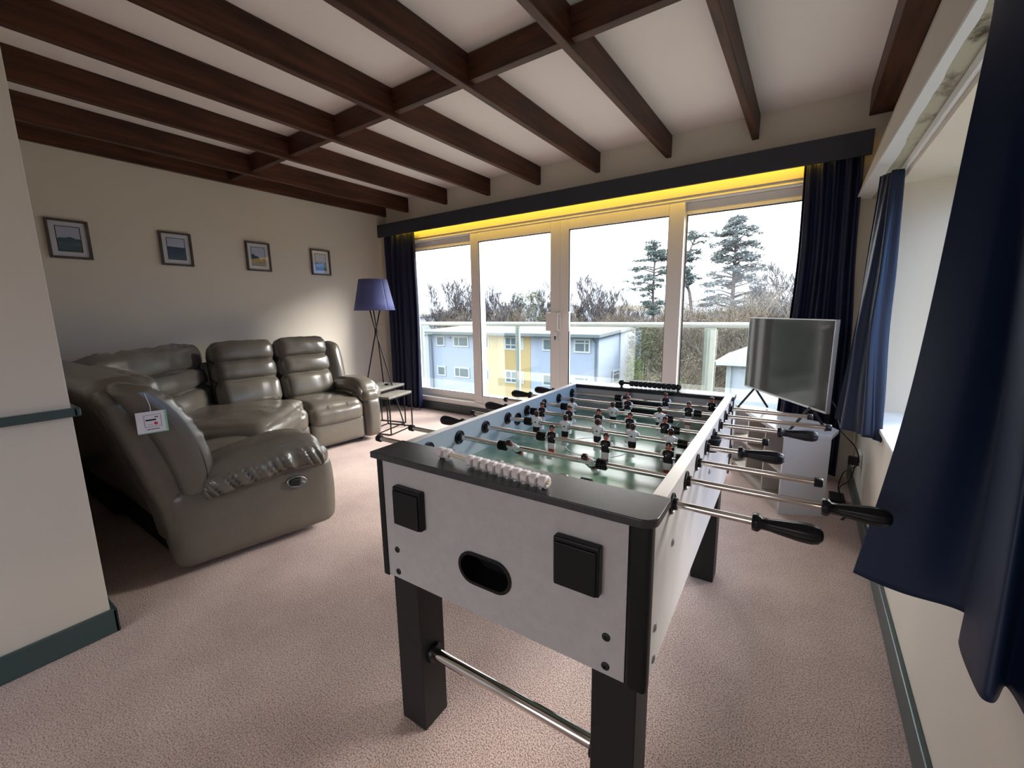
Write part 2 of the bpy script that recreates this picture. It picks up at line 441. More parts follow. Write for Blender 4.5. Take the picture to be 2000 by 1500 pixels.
ed.grid(lambda a, b: Vector((lipx(-3+6.86*a), -3+6.86*a, 1.962+0.012*b)), 220, 1)
ed.grid(lambda a, b: Vector((ex(-3+6.86*a)-0.002, -3+6.86*a, 1.968+0.012*b)), 220, 1)
struct('trim_4', ed, m_whitepaint)
m_stain = mat('stained_plaster', (0.42, 0.40, 0.30), 0.8, alt=(0.06, 0.04, 0.02), altscale=(9, 5, 9), lo=0.53, hi=0.66, detail=6, bump=(60, 0.5, 0.004))
struct('trim_5', MB().box((0.285, -3, 1.967), (0.355, YW, 1.9745)), m_stain)
struct('trim_6', MB().box((0.345, WY0, 1.925), (XR, WY1+0.05, 1.966)), m_whitepaint, bevel=0.004)
# window board
struct('trim_7', MB().box((0.345, WY0, WZ0-0.002), (0.66, WY1, WZ0+0.018)), m_whitepaint, bevel=0.004)

# side window
def pane_frame(mb, x0, x1, z0, z1, y0, y1, w):
    mb.box((x0, y0, z0), (x0+w, y1, z1)).box((x1-w, y0, z0), (x1, y1, z1)).box((x0+w, y0, z0), (x1-w, y1, z0+w)).box((x0+w, y0, z1-w), (x1-w, y1, z1))
w2 = MB()
for (a, b) in ((WY0, 1.73), (1.73, 2.46), (2.46, WY1)):
    w2.box((0.66, a, WZ0), (0.72, a+0.05, WZ1)).box((0.66, b-0.05, WZ0), (0.72, b, WZ1)).box((0.66, a+.05, WZ0), (0.72, b-.05, WZ0+0.05)).box((0.66, a+.05, WZ1-0.05), (0.72, b-.05, WZ1))
wo2 = struct('window_2', w2, m_white, bevel=0.004)
MB().box((0.69, WY0+0.05, WZ0+0.05), (0.694, WY1-0.05, WZ1-0.05)).build('window_pane', m_glass, wo2)
w3 = MB()
w3.box((0.66, -2.4, WZ0), (0.72, -2.34, WZ1)).box((0.66, -1.56, WZ0), (0.72, -1.5, WZ1)).box((0.66, -2.4, WZ0), (0.72, -1.5, WZ0+.06)).box((0.66, -2.4, WZ1-.06), (0.72, -1.5, WZ1))
struct('fill_window_side', w3, m_white)  # unseen window further back, added to let in fill light
w4 = MB(); pane_frame(w4, -2.05, 0.1, 0.5, 2.2, -3.10, -3.04, 0.06)
struct('fill_window_back', w4, m_white)  # unseen rear window, added to light the room from behind the camera

# the sliding doors: outer frame, four sashes on two tracks
fr = MB()
fr.box((DX0, YW+0.018, 2.13), (DX1, YW+0.15, DZ1)).box((DX0, YW+0.005, 0.11), (DX1, YW+0.15, 0.165))
fr.box((DX0, YW+0.005, 0.165), (DX0+0.05, YW+0.15, 2.13)).box((DX1-0.05, YW+0.005, 0.165), (DX1, YW+0.15, 2.13))
fr.box((DX0+0.05, YW+0.010, 2.138), (DX1-0.05, YW+0.018, 2.146))
door = struct('door_1', fr, m_white, bevel=0.004)
def sash(x0, x1, y, wl, wr_, pane=True):
    s = MB(); z0, z1 = 0.165, 2.13
    s.box((x0, y, z0), (x0+wl, y+0.05, z1)).box((x1-wr_, y, z0), (x1, y+0.05, z1))
    s.box((x0+wl, y, z0), (x1-wr_, y+0.05, 0.25)).box((x0+wl, y, 2.035), (x1-wr_, y+0.05, z1))
    o = s.build('sash_frame', m_white, door, bevel=0.005)
    g = MB(); a, b = x0+wl, x1-wr_
    for (p, q) in (((a, y+0.008, 0.25), (a+0.009, y+0.014, 2.035)), ((b-0.005, y+0.008, 0.25), (b, y+0.014, 2.035)), ((a, y+0.008, 2.026), (b, y+0.014, 2.035)), ((a, y+0.008, 0.25), (b, y+0.014, 0.256))):
        g.box(p, q)
    g.build('gasket', m_gasket, o)
    MB().box((a, y+0.022, 0.25), (b, y+0.026, 2.035)).build('glass_pane', m_glass, o)
    return o
sash(-4.31, -3.13, YW+0.085, 0.07, 0.13)
s2 = sash(-3.245, -2.08, YW+0.02, 0.115, 0.11)
s3 = sash(-2.08, -0.91, YW+0.02, 0.095, 0.125)
sash(-1.02, 0.07, YW+0.085, 0.115, 0.07)
# door handle and keyhole
hb = MB().box((-2.235, YW-0.004, 1.045), (-2.06, YW+0.02, 1.235)).box((-2.14, YW-0.012, 0.945), (-2.10, YW+0.02, 1.045))
hb.build('handle_plate', m_white, s2, bevel=0.008)
MB().tube([(-2.075, YW+0.0, 1.225), (-2.075, YW-0.045, 1.215), (-2.075, YW-0.05, 1.14), (-2.075, YW-0.045, 1.06), (-2.075, YW, 1.05)], 0.010, 10).build('pull_handle', m_white, s2, smooth=True)
MB().tube([(-1.965, YW+0.03, 1.24), (-1.955, YW-0.03, 1.225), (-1.955, YW-0.035, 1.14), (-1.955, YW-0.03, 1.055), (-1.965, YW+0.03, 1.04)], 0.011, 10).build('pull_handle', m_white, s3, smooth=True)
MB().lathe([(0, 0.009), (0.006, 0.009)], (-2.117, YW-0.012, 0.985), (0, -1, 0), 14).box((-2.121, YW-0.016, 0.955), (-2.113, YW-0.011, 0.985)).build('keyhole', m_black, s2)

# pelmet with the yellow light tape behind it
pl = empty('curtain_pelmet', (-2.18, 3.80, 2.21), label='long dark navy pelmet board above the sliding doors, with yellow light tape behind', cat='pelmet')
def loc(mb, o): 
    T = o.matrix_basis.inverted(); mb.v = [tuple(T @ Vector(p)) for p in mb.v]; return mb
def lpart(mb, name, m, o, **k):
    T = Matrix.Translation(-Vector(o.location)); mb.v = [tuple(T @ Vector(p)) for p in mb.v]
    return mb.build(name, m, o, **k)
PX0, PX1 = -4.655, 0.262
lpart(MB().box((PX0, 3.73, 2.215), (PX1, 3.752, 2.368)), 'front_board', m_pelmet, pl, bevel=0.002)
lpart(MB().box((PX0, 3.752, 2.35), (PX1, 3.869, 2.368)), 'top_board', m_pelmet, pl)
lpart(MB().box((PX0+0.3, 3.7525, 2.262), (PX1-0.25, 3.760, 2.276)), 'light_tape', m_led, pl)

# ------------------------------------------------------------------ ceiling beams
ords = ['hard against the picture wall', 'second out from the picture wall', 'third out from the picture wall', 'fourth out from the picture wall', 'fifth out from the picture wall', 'sixth out from the picture wall', 'seventh, ending above the middle of the right door panes', 'eighth, ending above the right hand door pane']
BZ = 2.49
bx = [-4.625] + [-4.8023+0.6285*i for i in range(1, 8)]
bx[1] = -4.20
for i, x in enumerate(bx):
    w = 0.045 if i else 0.035
    b = MB().box((x-w, 0.0, 0), (x, YW-0.335-0.002 if False else YW-0.001, ZC-BZ-0.001))
    y0 = 0.331 if x < -2.2 else -2.99
    b = MB().box((-w, y0, 0), (0, YW-0.001, ZC-BZ-0.001))
    o = b.build('ceiling_beam', m_beam, bevel=0.004)
    o.location = (x, 0, BZ)
    tag(o, 'dark brown timber ceiling beam, ' + ords[i], 'ceiling beam', 'dark beams running to the door wall')
o = MB().box((-0.125, -2.99, 0), (0, YW-0.001, ZC-BZ-0.001)).build('ceiling_beam', m_beam, bevel=0.006)
o.location = (0.354, 0, BZ)
tag(o, 'wide dark brown ceiling beam beside the grey boxing over the side window', 'ceiling beam', 'dark beams running to the door wall')
cross = ['between the first and second beams from the picture wall', 'between the second and third beams from the picture wall', 'between the third and fourth beams from the picture wall', 'between the fourth and fifth beams from the picture wall', 'between the fifth and sixth beams from the picture wall', 'between the sixth and seventh beams', 'between the seventh and eighth beams, nearest the top edge']
for i in range(7):
    a, b = bx[i]+0.001, bx[i+1]-0.046
    o = MB().box((0, 0, 0), (b-a, 0.05, 0.135)).build('cross_beam', m_nogg, bevel=0.003)
    o.location = (a, 2.02, BZ+0.03)
    tag(o, 'short dark cross piece ' + cross[i], 'cross beam', 'short cross pieces between the ceiling beams')

# ------------------------------------------------------------------ curtains
def crom(pts, t):
    n = len(pts)-1; x = t*n; i = min(int(x), n-1); f = x-i
    P = lambda k: Vector(pts[max(0, min(n, k))])
    a, b, c, d = P(i-1), P(i), P(i+1), P(i+2)
    return 0.5*((2*b) + (-a+c)*f + (2*a-5*b+4*c-d)*f*f + (-a+3*b-3*c+d)*f**3)
def curtain(name, rows, m, pleats, amp, nu=140, nv=50, wob=0.01, seed=0, head=None):
    """rows: list of control polylines (top to bottom), each the same number of (x,y,z) points"""
    def fn(u, v):
        col = [crom(r, u) for r in rows]
        p = crom(col, v)
        q = crom(col, min(1, v+.001)); du = crom([crom(r, min(1, u+0.01)) for r in rows], v) - crom([crom(r, max(0, u-0.01)) for r in rows], v)
        nrm = Vector((-du.y, du.x, 0)); nrm = nrm.normalized() if nrm.length > 1e-6 else Vector((0, 1, 0))
        a = amp[0]*(1-v)+amp[1]*v
        ph = 2*PI*pleats*u + 0.8*noise.noise(Vector((u*3, v*1.5, seed)))
        w = math.sin(ph) + 0.35*math.sin(2.3*ph+1.1+seed)
        p = p + nrm*(a*w + wob*noise.noise(Vector((u*5, v*3, seed+5))))
        return p
    mb = MB().grid(fn, nu, nv)
    o = mb.build(name, m, smooth=True, auto=False)
    sd = o.modifiers.new('cloth', 'SOLIDIFY'); sd.thickness = 0.003
    return o
L_ = lambda *p: [Vector(q) for q in p]
c1 = curtain('curtain', [L_((-4.62, 3.80, 2.24), (-4.35, 3.80, 2.24), (-4.06, 3.80, 2.24)), L_((-4.60, 3.79, 1.2), (-4.33, 3.78, 1.2), (-4.04, 3.80, 1.2)), L_((-4.60, 3.79, 0.02), (-4.33, 3.77, 0.015), (-4.06, 3.79, 0.02))], m_navyfab, 6, (0.016, 0.030), seed=1)
tag(c1, 'dark navy curtain hanging to the floor behind the blue floor lamp', 'curtain')
c2 = curtain('curtain', [L_((-0.10, 3.79, 2.24), (0.06, 3.79, 2.24), (0.225, 3.79, 2.24)), L_((-0.09, 3.78, 1.6), (0.08, 3.77, 1.6), (0.24, 3.80, 1.6)), L_((-0.11, 3.78, 1.0), (0.08, 3.76, 1.0), (0.27, 3.80, 1.0)), L_((-0.14, 3.78, 0.02), (0.06, 3.75, 0.02), (0.27, 3.80, 0.02))], m_navyfab, 5, (0.014, 0.022), seed=3)
tag(c2, 'dark navy curtain at the right of the doors, behind the television', 'curtain')
c3 = curtain('curtain', [L_((0.262, 3.10, 1.93), (0.30, 3.04, 1.93), (0.315, 2.99, 1.93), (0.345, 3.02, 1.93)),
                         L_((0.240, 3.02, 1.45), (0.27, 2.93, 1.45), (0.31, 2.90, 1.45), (0.352, 2.96, 1.45)),
                         L_((0.222, 2.98, 1.05), (0.25, 2.88, 1.05), (0.30, 2.82, 1.05), (0.352, 2.88, 1.05)),
                         L_((0.185, 2.97, 0.62), (0.24, 2.80, 0.60), (0.32, 2.69, 0.60), (0.350, 2.71, 0.58))], m_bluefab, 3, (0.006, 0.016), seed=4)
tag(c3, 'short blue curtain with folds hanging at the far side of the side window', 'curtain')
c4 = curtain('curtain', [L_((0.300, 1.56, 1.95), (0.325, 1.50, 1.95), (0.335, 1.42, 1.95), (0.315, 1.33, 1.95), (0.335, 1.25, 1.95), (0.315, 1.15, 1.95), (0.335, 1.05, 1.95)),
                         L_((0.245, 1.33, 1.62), (0.30, 1.32, 1.62), (0.34, 1.30, 1.62), (0.312, 1.21, 1.62), (0.315, 1.12, 1.62), (0.340, 1.10, 1.62), (0.345, 0.99, 1.62)),
                         L_((0.196, 1.22, 1.05), (0.27, 1.215, 1.05), (0.340, 1.22, 1.05), (0.310, 1.11, 1.05), (0.312, 1.02, 1.05), (0.340, 1.02, 1.05), (0.348, 0.93, 1.05)),
                         L_((0.148, 1.254, 0.605), (0.235, 1.228, 0.60), (0.335, 1.205, 0.60), (0.303, 1.085, 0.60), (0.300, 0.945, 0.60), (0.338, 1.00, 0.60), (0.345, 0.90, 0.60))], m_bluefab, 1.2, (0.001, 0.001), nu=180, wob=0.006, seed=6)
tag(c4, 'large dark blue curtain nearest the camera, its hem swinging out over the skirting', 'curtain')

# ------------------------------------------------------------------ pictures
def picture(y0, kind, label):
    p = empty('framed_picture', (XL+0.001, y0, 1.695), label=label, cat='picture', group='small framed prints above the sofa')
    Wd, Hh, t, d = 0.235, 0.285, 0.016, 0.022
    MB().box((0, 0, 0), (d, t, Hh)).box((0, Wd-t, 0), (d, Wd, Hh)).box((0, t, 0), (d, Wd-t, t)).box((0, t, Hh-t), (d, Wd-t, Hh)).build('frame', m_frame, p, bevel=0.002)
    MB().box((0.002, t, t), (0.006, Wd-t, Hh-t)).build('mount', m_card, p)
    a, b, c, e2 = 0.054, Wd-0.054, 0.056, Hh-0.052
    x = 0.0066
    MB().box((x-.0005, a-.005, c-.005), (x, b+.005, e2+.005)).build('border', m_ink, p)
    MB().box((x, a, c), (x+.0005, b, e2)).build('print_sky', m_paper_sky, p)
    def hills(hfn, m, lay, nm):
        n = 24; mb = MB()
        pts = [(a+(b-a)*i/n, c+(e2-c)*hfn(i/n)) for i in range(n+1)]
        mb.add([(x+lay, q[0], q[1]) for q in pts] + [(x+lay, q[0], c) for q in pts], [(i, i+1, n+2+i, n+1+i) for i in range(n)])
        mb.build(nm, m, p)
    if kind == 0:
        hills(lambda t: 0.50+0.07*math.sin(t*PI*1.0)+0.02*math.sin(t*14), m_teal, .0008, 'print_hills')
        hills(lambda t: 0.38-0.06*math.sin(t*PI), m_teal2, .0011, 'print_hills')
        hills(lambda t: 0.24+0.05*math.sin(t*PI*1.4), m_teal, .0014, 'print_hills')
    elif kind == 1:
        hills(lambda t: 0.60-0.02*t, m_blueprint, .0008, 'print_sea')
        hills(lambda t: 0.05+0.45*t*t, m_teal, .0011, 'print_cliff')
    elif kind == 2:
        hills(lambda t: 0.48+0.12*math.sin(t*5+1)+0.04*math.sin(t*17), m_teal, .0008, 'print_hills')
        hills(lambda t: 0.16+0.03*math.sin(t*9), m_paleblue, .0011, 'print_water')
    else:
        hills(lambda t: 0.42+0.10*abs(math.sin(t*9)), m_paleblue, .0008, 'print_peaks')
        hills(lambda t: 0.20+0.04*math.sin(t*20), m_blueprint, .0011, 'print_trees')
    MB().box((0.0125, t, t), (0.0135, Wd-t, Hh-t)).build('picture_glass', m_pglass, p)
m_pglass = glass('picture_glass', (0.96, 0.97, 0.98), 0.10)
picture(0.742, 0, 'framed print of dark teal rolling hills, nearest the left edge')
picture(1.415, 1, 'framed print of a blue sea and headland, second from the left')
picture(2.105, 2, 'framed print of a dark hill over pale water, third from the left')
picture(2.785, 3, 'framed print of pale blue peaks, nearest the floor lamp')

# ------------------------------------------------------------------ sofa
sofa = empty('corner_sofa', (-3.7, 1.4, 0), label='large taupe leather reclining corner sofa under the four pictures', cat='sofa')
SO = Vector((-3.7, 1.4, 0))
def sp(mb, name, m=m_leather, T=None, parent=None):
    if T is not None: xf(mb, T)
    mb.v = [(p[0]-SO.x, p[1]-SO.y, p[2]) for p in mb.v]
    return mb.build(name, m, parent or sofa, smooth=True, auto=False)
A1 = R(-5)
T1 = Matrix.Translation((-4.55, 0.60, 0)) @ Matrix.Rotation(A1, 4, 'Z') @ Matrix(((0, 1, 0, 0), (1, 0, 0, 0), (0, 0, 1, 0), (0, 0, 0, 1)))
# local s (along, to the doors), t (out from the wall); note T1 mirrors, so faces are flipped back below
def fl(mb): mb.f = [list(reversed(f)) for f in mb.f]; return mb
def back_pads(width, T, z0, zs, dep, tilt, name, seed, wr=0.006, mirror=False, zdrop=0.0):
    """a backrest of three padded rolls; local x along, y out of the back, z up"""
    shell = rbox((width*0.97, 0.16, zs[-1]-z0-0.02), 0.07, n=10)
    def place(mb, z, y):
        T2 = T @ Matrix.Translation((0, 0, z0)) @ Matrix.Rotation(tilt, 4, 'X') @ Matrix.Translation((0, y, z-z0))
        xf(mb, T2)
        return fl(mb) if mirror else mb
    root = sp(place(shell, (z0+zs[-1])/2, -0.04), name)
    zz = z0
    for i, z1 in enumerate(zs):
        h = z1-zz
        top = (i == len(zs)-1)
        def fn(p, abc, top=top):
            # pinch the outer ends so each roll closes into its seam
            e = 1-0.35*abs(abc[0])**6
            return Vector((p.x, p.y*e - 0.02*(abs(abc[0])**6), p.z*(1-0.10*abs(abc[0])**8)))
        pad = rbox((width, dep, h+0.028), min(0.075, h*0.46), puff=(0.0, 0.028, 0.012), n=18, wr=wr, wf=11, fn=fn, seed=seed+i)
        sp(place(pad, (zz+z1)/2, 0.055 + (0.012 if i == 0 else 0)), 'back_pad', parent=root).parent = root
        zz = z1
    return root
MIR = True
def T1at(s, t): return T1 @ Matrix.Translation((s, t, 0))
# section along the picture wall
back_pads(0.54, T1at(1.215, 0.25), 0.42, [0.66, 0.83, 1.00], 0.20, R(13), 'backrest', 1, mirror=True)
back_pads(0.52, T1at(1.745, 0.25), 0.42, [0.66, 0.83, 1.005], 0.20, R(13), 'backrest', 5, mirror=True)
wing = rbox((0.17, 0.26, 0.56), 0.08, puff=(0.01, 0.03, 0.0), n=14, wr=0.004, seed=9, fn=lambda p, a: Vector((p.x, p.y-0.05*a[2]**2*(a[2] > 0), p.z)))
sp(fl(xf(wing, T1at(2.08, 0.22) @ Matrix.Translation((0, 0, 0.42)) @ Matrix.Rotation(R(13), 4, 'X') @ Matrix.Translation((0, 0, 0.28)))), 'side_wing')
def seat(s0, s1, t0, t1, ztop, T, seed, name='seat_cushion', mirror=True, th=0.2, extra=0.02):
    def fn(p, a):
        # waterfall front edge
        f = max(0, a[1])
        return Vector((p.x, p.y, p.z-0.035*f**3))
    mb = rbox((s1-s0, t1-t0, th), 0.075, puff=(0.004, 0.02, extra), n=18, wr=0.005, wf=7, seed=seed, fn=fn)
    xf(mb, T @ Matrix.Translation(((s0+s1)/2, (t0+t1)/2, ztop-th/2)))
    return sp(fl(mb) if mirror else mb, name)
def stitch(pts, parent, r=0.0022):
    mb = MB().tube(pts, r, 6); mb.v = [(p[0]-SO.x, p[1]-SO.y, p[2]) for p in mb.v]
    return mb.build('seam', m_leather_dark, parent, smooth=True)
seatA = seat(0.94, 1.465, 0.28, 0.895, 0.455, T1, 21)
seatB = seat(1.47, 2.0, 0.28, 0.895, 0.455, T1, 22)
def seat_seams(s_list, seat_o, T, t0=0.35, t1=0.885, z=0.468):
    for s in s_list:
        pts = []
        for k in range(11):
            f = k/10
            if f < 0.7: pts.append(T @ Vector((s, t0+(t1-0.03-t0)*f/0.7, z+0.004*math.sin(f*4)-0.03*(f/0.7)**4)))
            else:
                g = (f-0.7)/0.3; pts.append(T @ Vector((s, t1-0.012+0.022*math.sin(g*PI*0.8), z-0.05-0.14*g)))
        stitch(pts, seat_o)
seat_seams((1.12, 1.29), seatA, T1); seat_seams((1.64, 1.83), seatB, T1)
def front_panel(s0, s1, T, t, mirror=True, z0=0.045, z1=0.285, name='footrest'):
    mb = rbox((s1-s0, 0.10, z1-z0), 0.035, puff=(0, 0.012, 0), n=10, seed=3)
    xf(mb, T @ Matrix.Translation(((s0+s1)/2, t, (z0+z1)/2)))
    return sp(fl(mb) if mirror else mb, name)
front_panel(0.95, 1.462, T1, 0.83); front_panel(1.472, 2.0, T1, 0.83)
# base, dark underside and back boards
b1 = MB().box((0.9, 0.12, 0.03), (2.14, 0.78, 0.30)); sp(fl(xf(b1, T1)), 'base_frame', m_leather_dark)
b1 = rbox((1.25, 0.06, 0.78), 0.03, n=8); sp(fl(xf(b1, T1 @ TR((1.53, 0.10, 0.46), rx=R(9)))), 'back_panel')
# arm at the far end
def armrest(T, mirror, seed, wdt=0.18, t0=0.16, t1=0.90, zt=0.615, outer=1, wr=0.030, rear=0.03):
    L = t1-t0
    def pf(p, a):
        return Vector((p.x, p.y + 0.015*a[1]*(1-a[2]**2), p.z - 0.02*max(0, a[2])*abs(a[1])**3))
    side = rbox((wdt, L, 0.42), 0.05, puff=(0.018, 0.012, 0), n=16, seed=seed, fn=pf)
    xf(side, T @ Matrix.Translation((0, (t0+t1)/2, 0.245)))
    sd_ = sp(fl(side) if mirror else side, 'arm_panel')
    def fn(p, a):
        g = (a[1]+1)/2
        droop = -0.075*max(0, (g-0.55)/0.45)**2 - rear*(1-g)**1.5
        fat = 1.0 + 0.10*math.sin(g*PI)
        pinch = 0
        if a[0]*outer > 0.2 or a[2] < -0.2:
            pinch = 1
        q = noise.noise(Vector((p.y*11.5+0.55*p.z*11.5, 0.3*p.x, seed)))
        q2 = noise.noise(Vector((p.y*34, 3.0, seed+9)))
        w = (1-abs(q)*4.2) + 0.12*(1-abs(q2)*4)
        lowz = max(0.0, min(1.0, (0.55-a[2])/1.0))
        amt = wr*pinch*(max(0.0, abs(a[0]))**3)*lowz**0.8*(1-max(0, -a[2])**8)*(1-abs(a[1])**10)
        w = max(-0.8, w)
        return Vector((p.x*fat + math.copysign(amt*w, a[0]), p.y, p.z*fat + droop))
    pad = rbox((wdt+0.065, L-0.12, 0.170), 0.082, puff=(0.0, 0.02, 0.022), n=64, wr=0.003, wf=8, seed=seed, fn=fn)
    xf(pad, T @ Matrix.Translation((0, (t0+t1)/2+0.045, zt-0.095)))
    sp(fl(pad) if mirror else pad, 'arm_pad')
    return sd_
armrest(T1 @ Matrix.Translation((2.085, 0, 0)), True, 31, wdt=0.165)

# corner unit
Tc = Matrix.Translation((-4.02, 1.07, 0)) @ Matrix.Rotation(R(-45), 4, 'Z')      # local y points out of the corner towards the room
back_pads(1.30, Tc @ Matrix.Translation((-0.05, -0.02, 0)), 0.40, [0.62, 0.79, 0.985], 0.20, R(12), 'corner_backrest', 41, wr=0.024)
cs = rbox((0.98, 0.86, 0.20), 0.08, puff=(0.01, 0.03, 0.035), n=22, wr=0.012, wf=5, seed=44)
cso = sp(xf(cs, Tc @ Matrix.Translation((-0.10, 0.47, 0.375))), 'corner_seat')
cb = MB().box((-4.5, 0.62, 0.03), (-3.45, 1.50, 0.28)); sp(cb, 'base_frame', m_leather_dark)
ct = rbox((1.25, 0.10, 0.5), 0.05, n=10)
sp(xf(ct, Tc @ Matrix.Translation((0, -0.17, 0.70)) @ Matrix.Rotation(R(12), 4, 'X')), 'back_panel')

# section with its back to the camera
T2 = Matrix.Translation((0, 0, 0))
def seat2(): 
    mb = rbox((0.86, 0.66, 0.18), 0.06, puff=(0.0, 0.02, 0.012), n=16, wr=0.004, seed=51)
    return sp(xf(mb, Matrix.Translation((-2.96, 1.03, 0.315))), 'seat_cushion')
seat2()
sp(xf(rbox((0.86, 0.10, 0.24), 0.035, n=8), Matrix.Translation((-2.93, 1.33, 0.165))), 'footrest')
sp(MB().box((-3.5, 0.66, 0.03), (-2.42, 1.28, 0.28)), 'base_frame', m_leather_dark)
back_pads(0.98, Matrix.Translation((-3.07, 0.70, 0)), 0.40, [0.62, 0.79, 0.955], 0.17, R(14), 'backrest', 61)
bp_ = rbox((1.62, 0.10, 0.72), 0.05, n=12, fn=lambda p, a: Vector((p.x, p.y, p.z+0.02*math.sin(p.x*4))))
sp(xf(bp_, Matrix.Translation((-3.33, 0.565, 0.60)) @ Matrix.Rotation(R(14), 4, 'X')), 'back_panel')
tp_ = rbox((1.75, 0.22, 0.16), 0.075, n=16, puff=(0, 0.01, 0.01))
sp(xf(tp_, Matrix.Translation((-3.36, 0.545, 0.895)) @ Matrix.Rotation(R(6), 4, 'X')), 'back_top')
# tall side wing of the near backrest: profile in (y, z), thick along x, with a seam
def wing_mesh(x0, x1, prof_front, prof_back, bulge, gw=0.014):
    n = 30; m_ = 16
    def C(pr, t): 
        q = crom([Vector((a, b, 0)) for a, b in pr], t); return q.x, q.y
    mb = MB()
    def fn(u, v):
        # u runs round the section (outer face to inner face over the front), v up
        yf, zf = C(prof_front, v); yb, zb = C(prof_back, v)
        th = 2*PI*u
        cx, cy = math.cos(th), math.sin(th)
        ex = math.copysign(abs(cx)**0.55, cx); ey = math.copysign(abs(cy)**0.55, cy)
        sc = 1.0
        endp = min(1, (1-v)/0.10)**0.5 if v > 0.9 else (min(1, v/0.05)**0.5 if v < 0.05 else 1)
        xm = (x0+x1)/2; xr_ = (x1-x0)/2
        k = (ey*endp+1)/2
        w = abs(noise.noise(Vector((0.3, v*19, 7))))*2-0.3
        edge = max(0, ey)**2*(1-abs(ex)**6)
        gather = gw*w*(1 if v > 0.3 else 0.2)
        return Vector((xm + xr_*ex*endp*(1+bulge*(1-abs(ey)**2)), yb+(yf-yb)*k + gather*edge, zb+(zf-zb)*k - 0.0))
    mb.grid(fn, 48, 60)
    return mb
pf = [(0.80, 0.40), (0.815, 0.52), (0.79, 0.66), (0.735, 0.80), (0.665, 0.90), (0.575, 0.975)]
pb = [(0.665, 0.385), (0.640, 0.52), (0.60, 0.66), (0.55, 0.79), (0.50, 0.88), (0.465, 0.965)]
wg = wing_mesh(-2.56, -2.33, pf, pb, 0.12)
wgo = sp(wg, 'side_wing')
pb2 = [(0.60, 0.16), (0.575, 0.35), (0.535, 0.52), (0.495, 0.68), (0.455, 0.82), (0.425, 0.93)]
pf2 = [(0.72, 0.16), (0.71, 0.35), (0.69, 0.52), (0.64, 0.68), (0.58, 0.82), (0.50, 0.945)]
sp(wing_mesh(-2.60, -2.375, pf2, pb2, 0.05, 0.0), 'side_panel')
sp(MB().tube([(-2.318-0.03*(k/10)**2 + 0.0*k, pf[0][0]-0.055 + (crom([Vector((a, b, 0)) for a, b in pf], k/10).x-pf[0][0]), crom([Vector((a, b, 0)) for a, b in pf], k/10).y) for k in range(10)], 0.0022, 6), 'seam', m_leather_dark, parent=wgo)
# near arm, turned a little out
T3 = Matrix.Translation((-2.475, 0.60, 0)) @ Matrix.Rotation(R(-11), 4, 'Z')
ap = armrest(T3, False, 71, wdt=0.22, t0=0.03, t1=0.775, zt=0.612, wr=0.040, rear=0.10)
hp = MB().lathe([(0, 0.0), (0.0, 0.03), (0.010, 0.030), (0.012, 0.026), (0.006, 0.024), (0.006, 0.0)], (0, 0, 0), (1, 0, 0), 28)
hp.v = [(p[0], p[1]*1.75, p[2]*1.05) for p in hp.v]
ho = sp(xf(hp, T3 @ TR((0.128, 0.575, 0.345), rx=R(-12))), 'recliner_handle', m_steel)
hl = rbox((0.012, 0.055, 0.040), 0.006, n=6); sp(xf(hl, T3 @ TR((0.136, 0.565, 0.345), rx=R(-12))), 'lever', m_blackmatt, parent=ho)
ft = MB()
for (x, y) in ((-2.5, 0.75), (-2.5, 1.22), (-3.4, 0.75), (-4.3, 0.8), (-4.25, 1.7), (-4.2, 2.5), (-3.65, 2.55), (-3.65, 1.9)):
    ft = MB().lathe([(0, 0.02), (0.035, 0.022)], (x, y, 0), (0, 0, 1), 12)
    sp(ft, 'foot', m_black)

# swing tag hanging from the wing
tg = empty('swing_tag', (-2.30, 0.58, 0.80), label='white swing tag with green edge and red dot hanging on the sofa', cat='tag')
tg.rotation_euler = (R(3), 0, R(80))
# local: x to the viewer's right, z up, y away
MB().box((-0.052, -0.001, -0.048), (0.052, 0.001, 0.048)).build('card', m_card, tg, bevel=0.0006)
MB().box((0.044, -0.0016, -0.048), (0.052, -0.0012, 0.048)).box((-0.052, -0.0016, -0.048), (0.044, -0.0012, -0.044)).build('green_border', m_green, tg)
k = MB(); z0, z1, a, b = -0.020, 0.032, -0.026, 0.030
for (p, q) in (((a, -.0016, z0), (a+.0012, -.0012, z1)), ((b, -.0016, z0), (b+.0012, -.0012, z1)), ((a, -.0016, z1), (b, -.0012, z1+.0012)), ((a, -.0016, z0), (b, -.0012, z0+.0012)), ((a+.005, -.0018, 0.007), (a+.040, -.0012, 0.014)), ((-.016, -.0016, -.010), (.002, -.0012, -.009)), ((0.010, -.0016, .020), (.022, -.0012, .024))): k.box(p, q)
for i in range(9): k.box((-0.020+i*0.0048, -.0016, -0.033), (-0.0168+i*0.0048, -.0012, -0.029+0.001*(i % 2)))
k.build('printed_frame', m_ink, tg)
MB().lathe([(0, 0.0065), (0.001, 0.0065)], (0.012, -0.0012, -0.006), (0, -1, 0), 18).build('red_dot', m_red, tg)
MB().tube([(0.0, 0, 0.044), (0.0, 0.0, 0.075), (-0.006, 0.004, 0.105), (-0.010, 0.012, 0.125)], 0.0012, 6).build('string', m_card, tg)

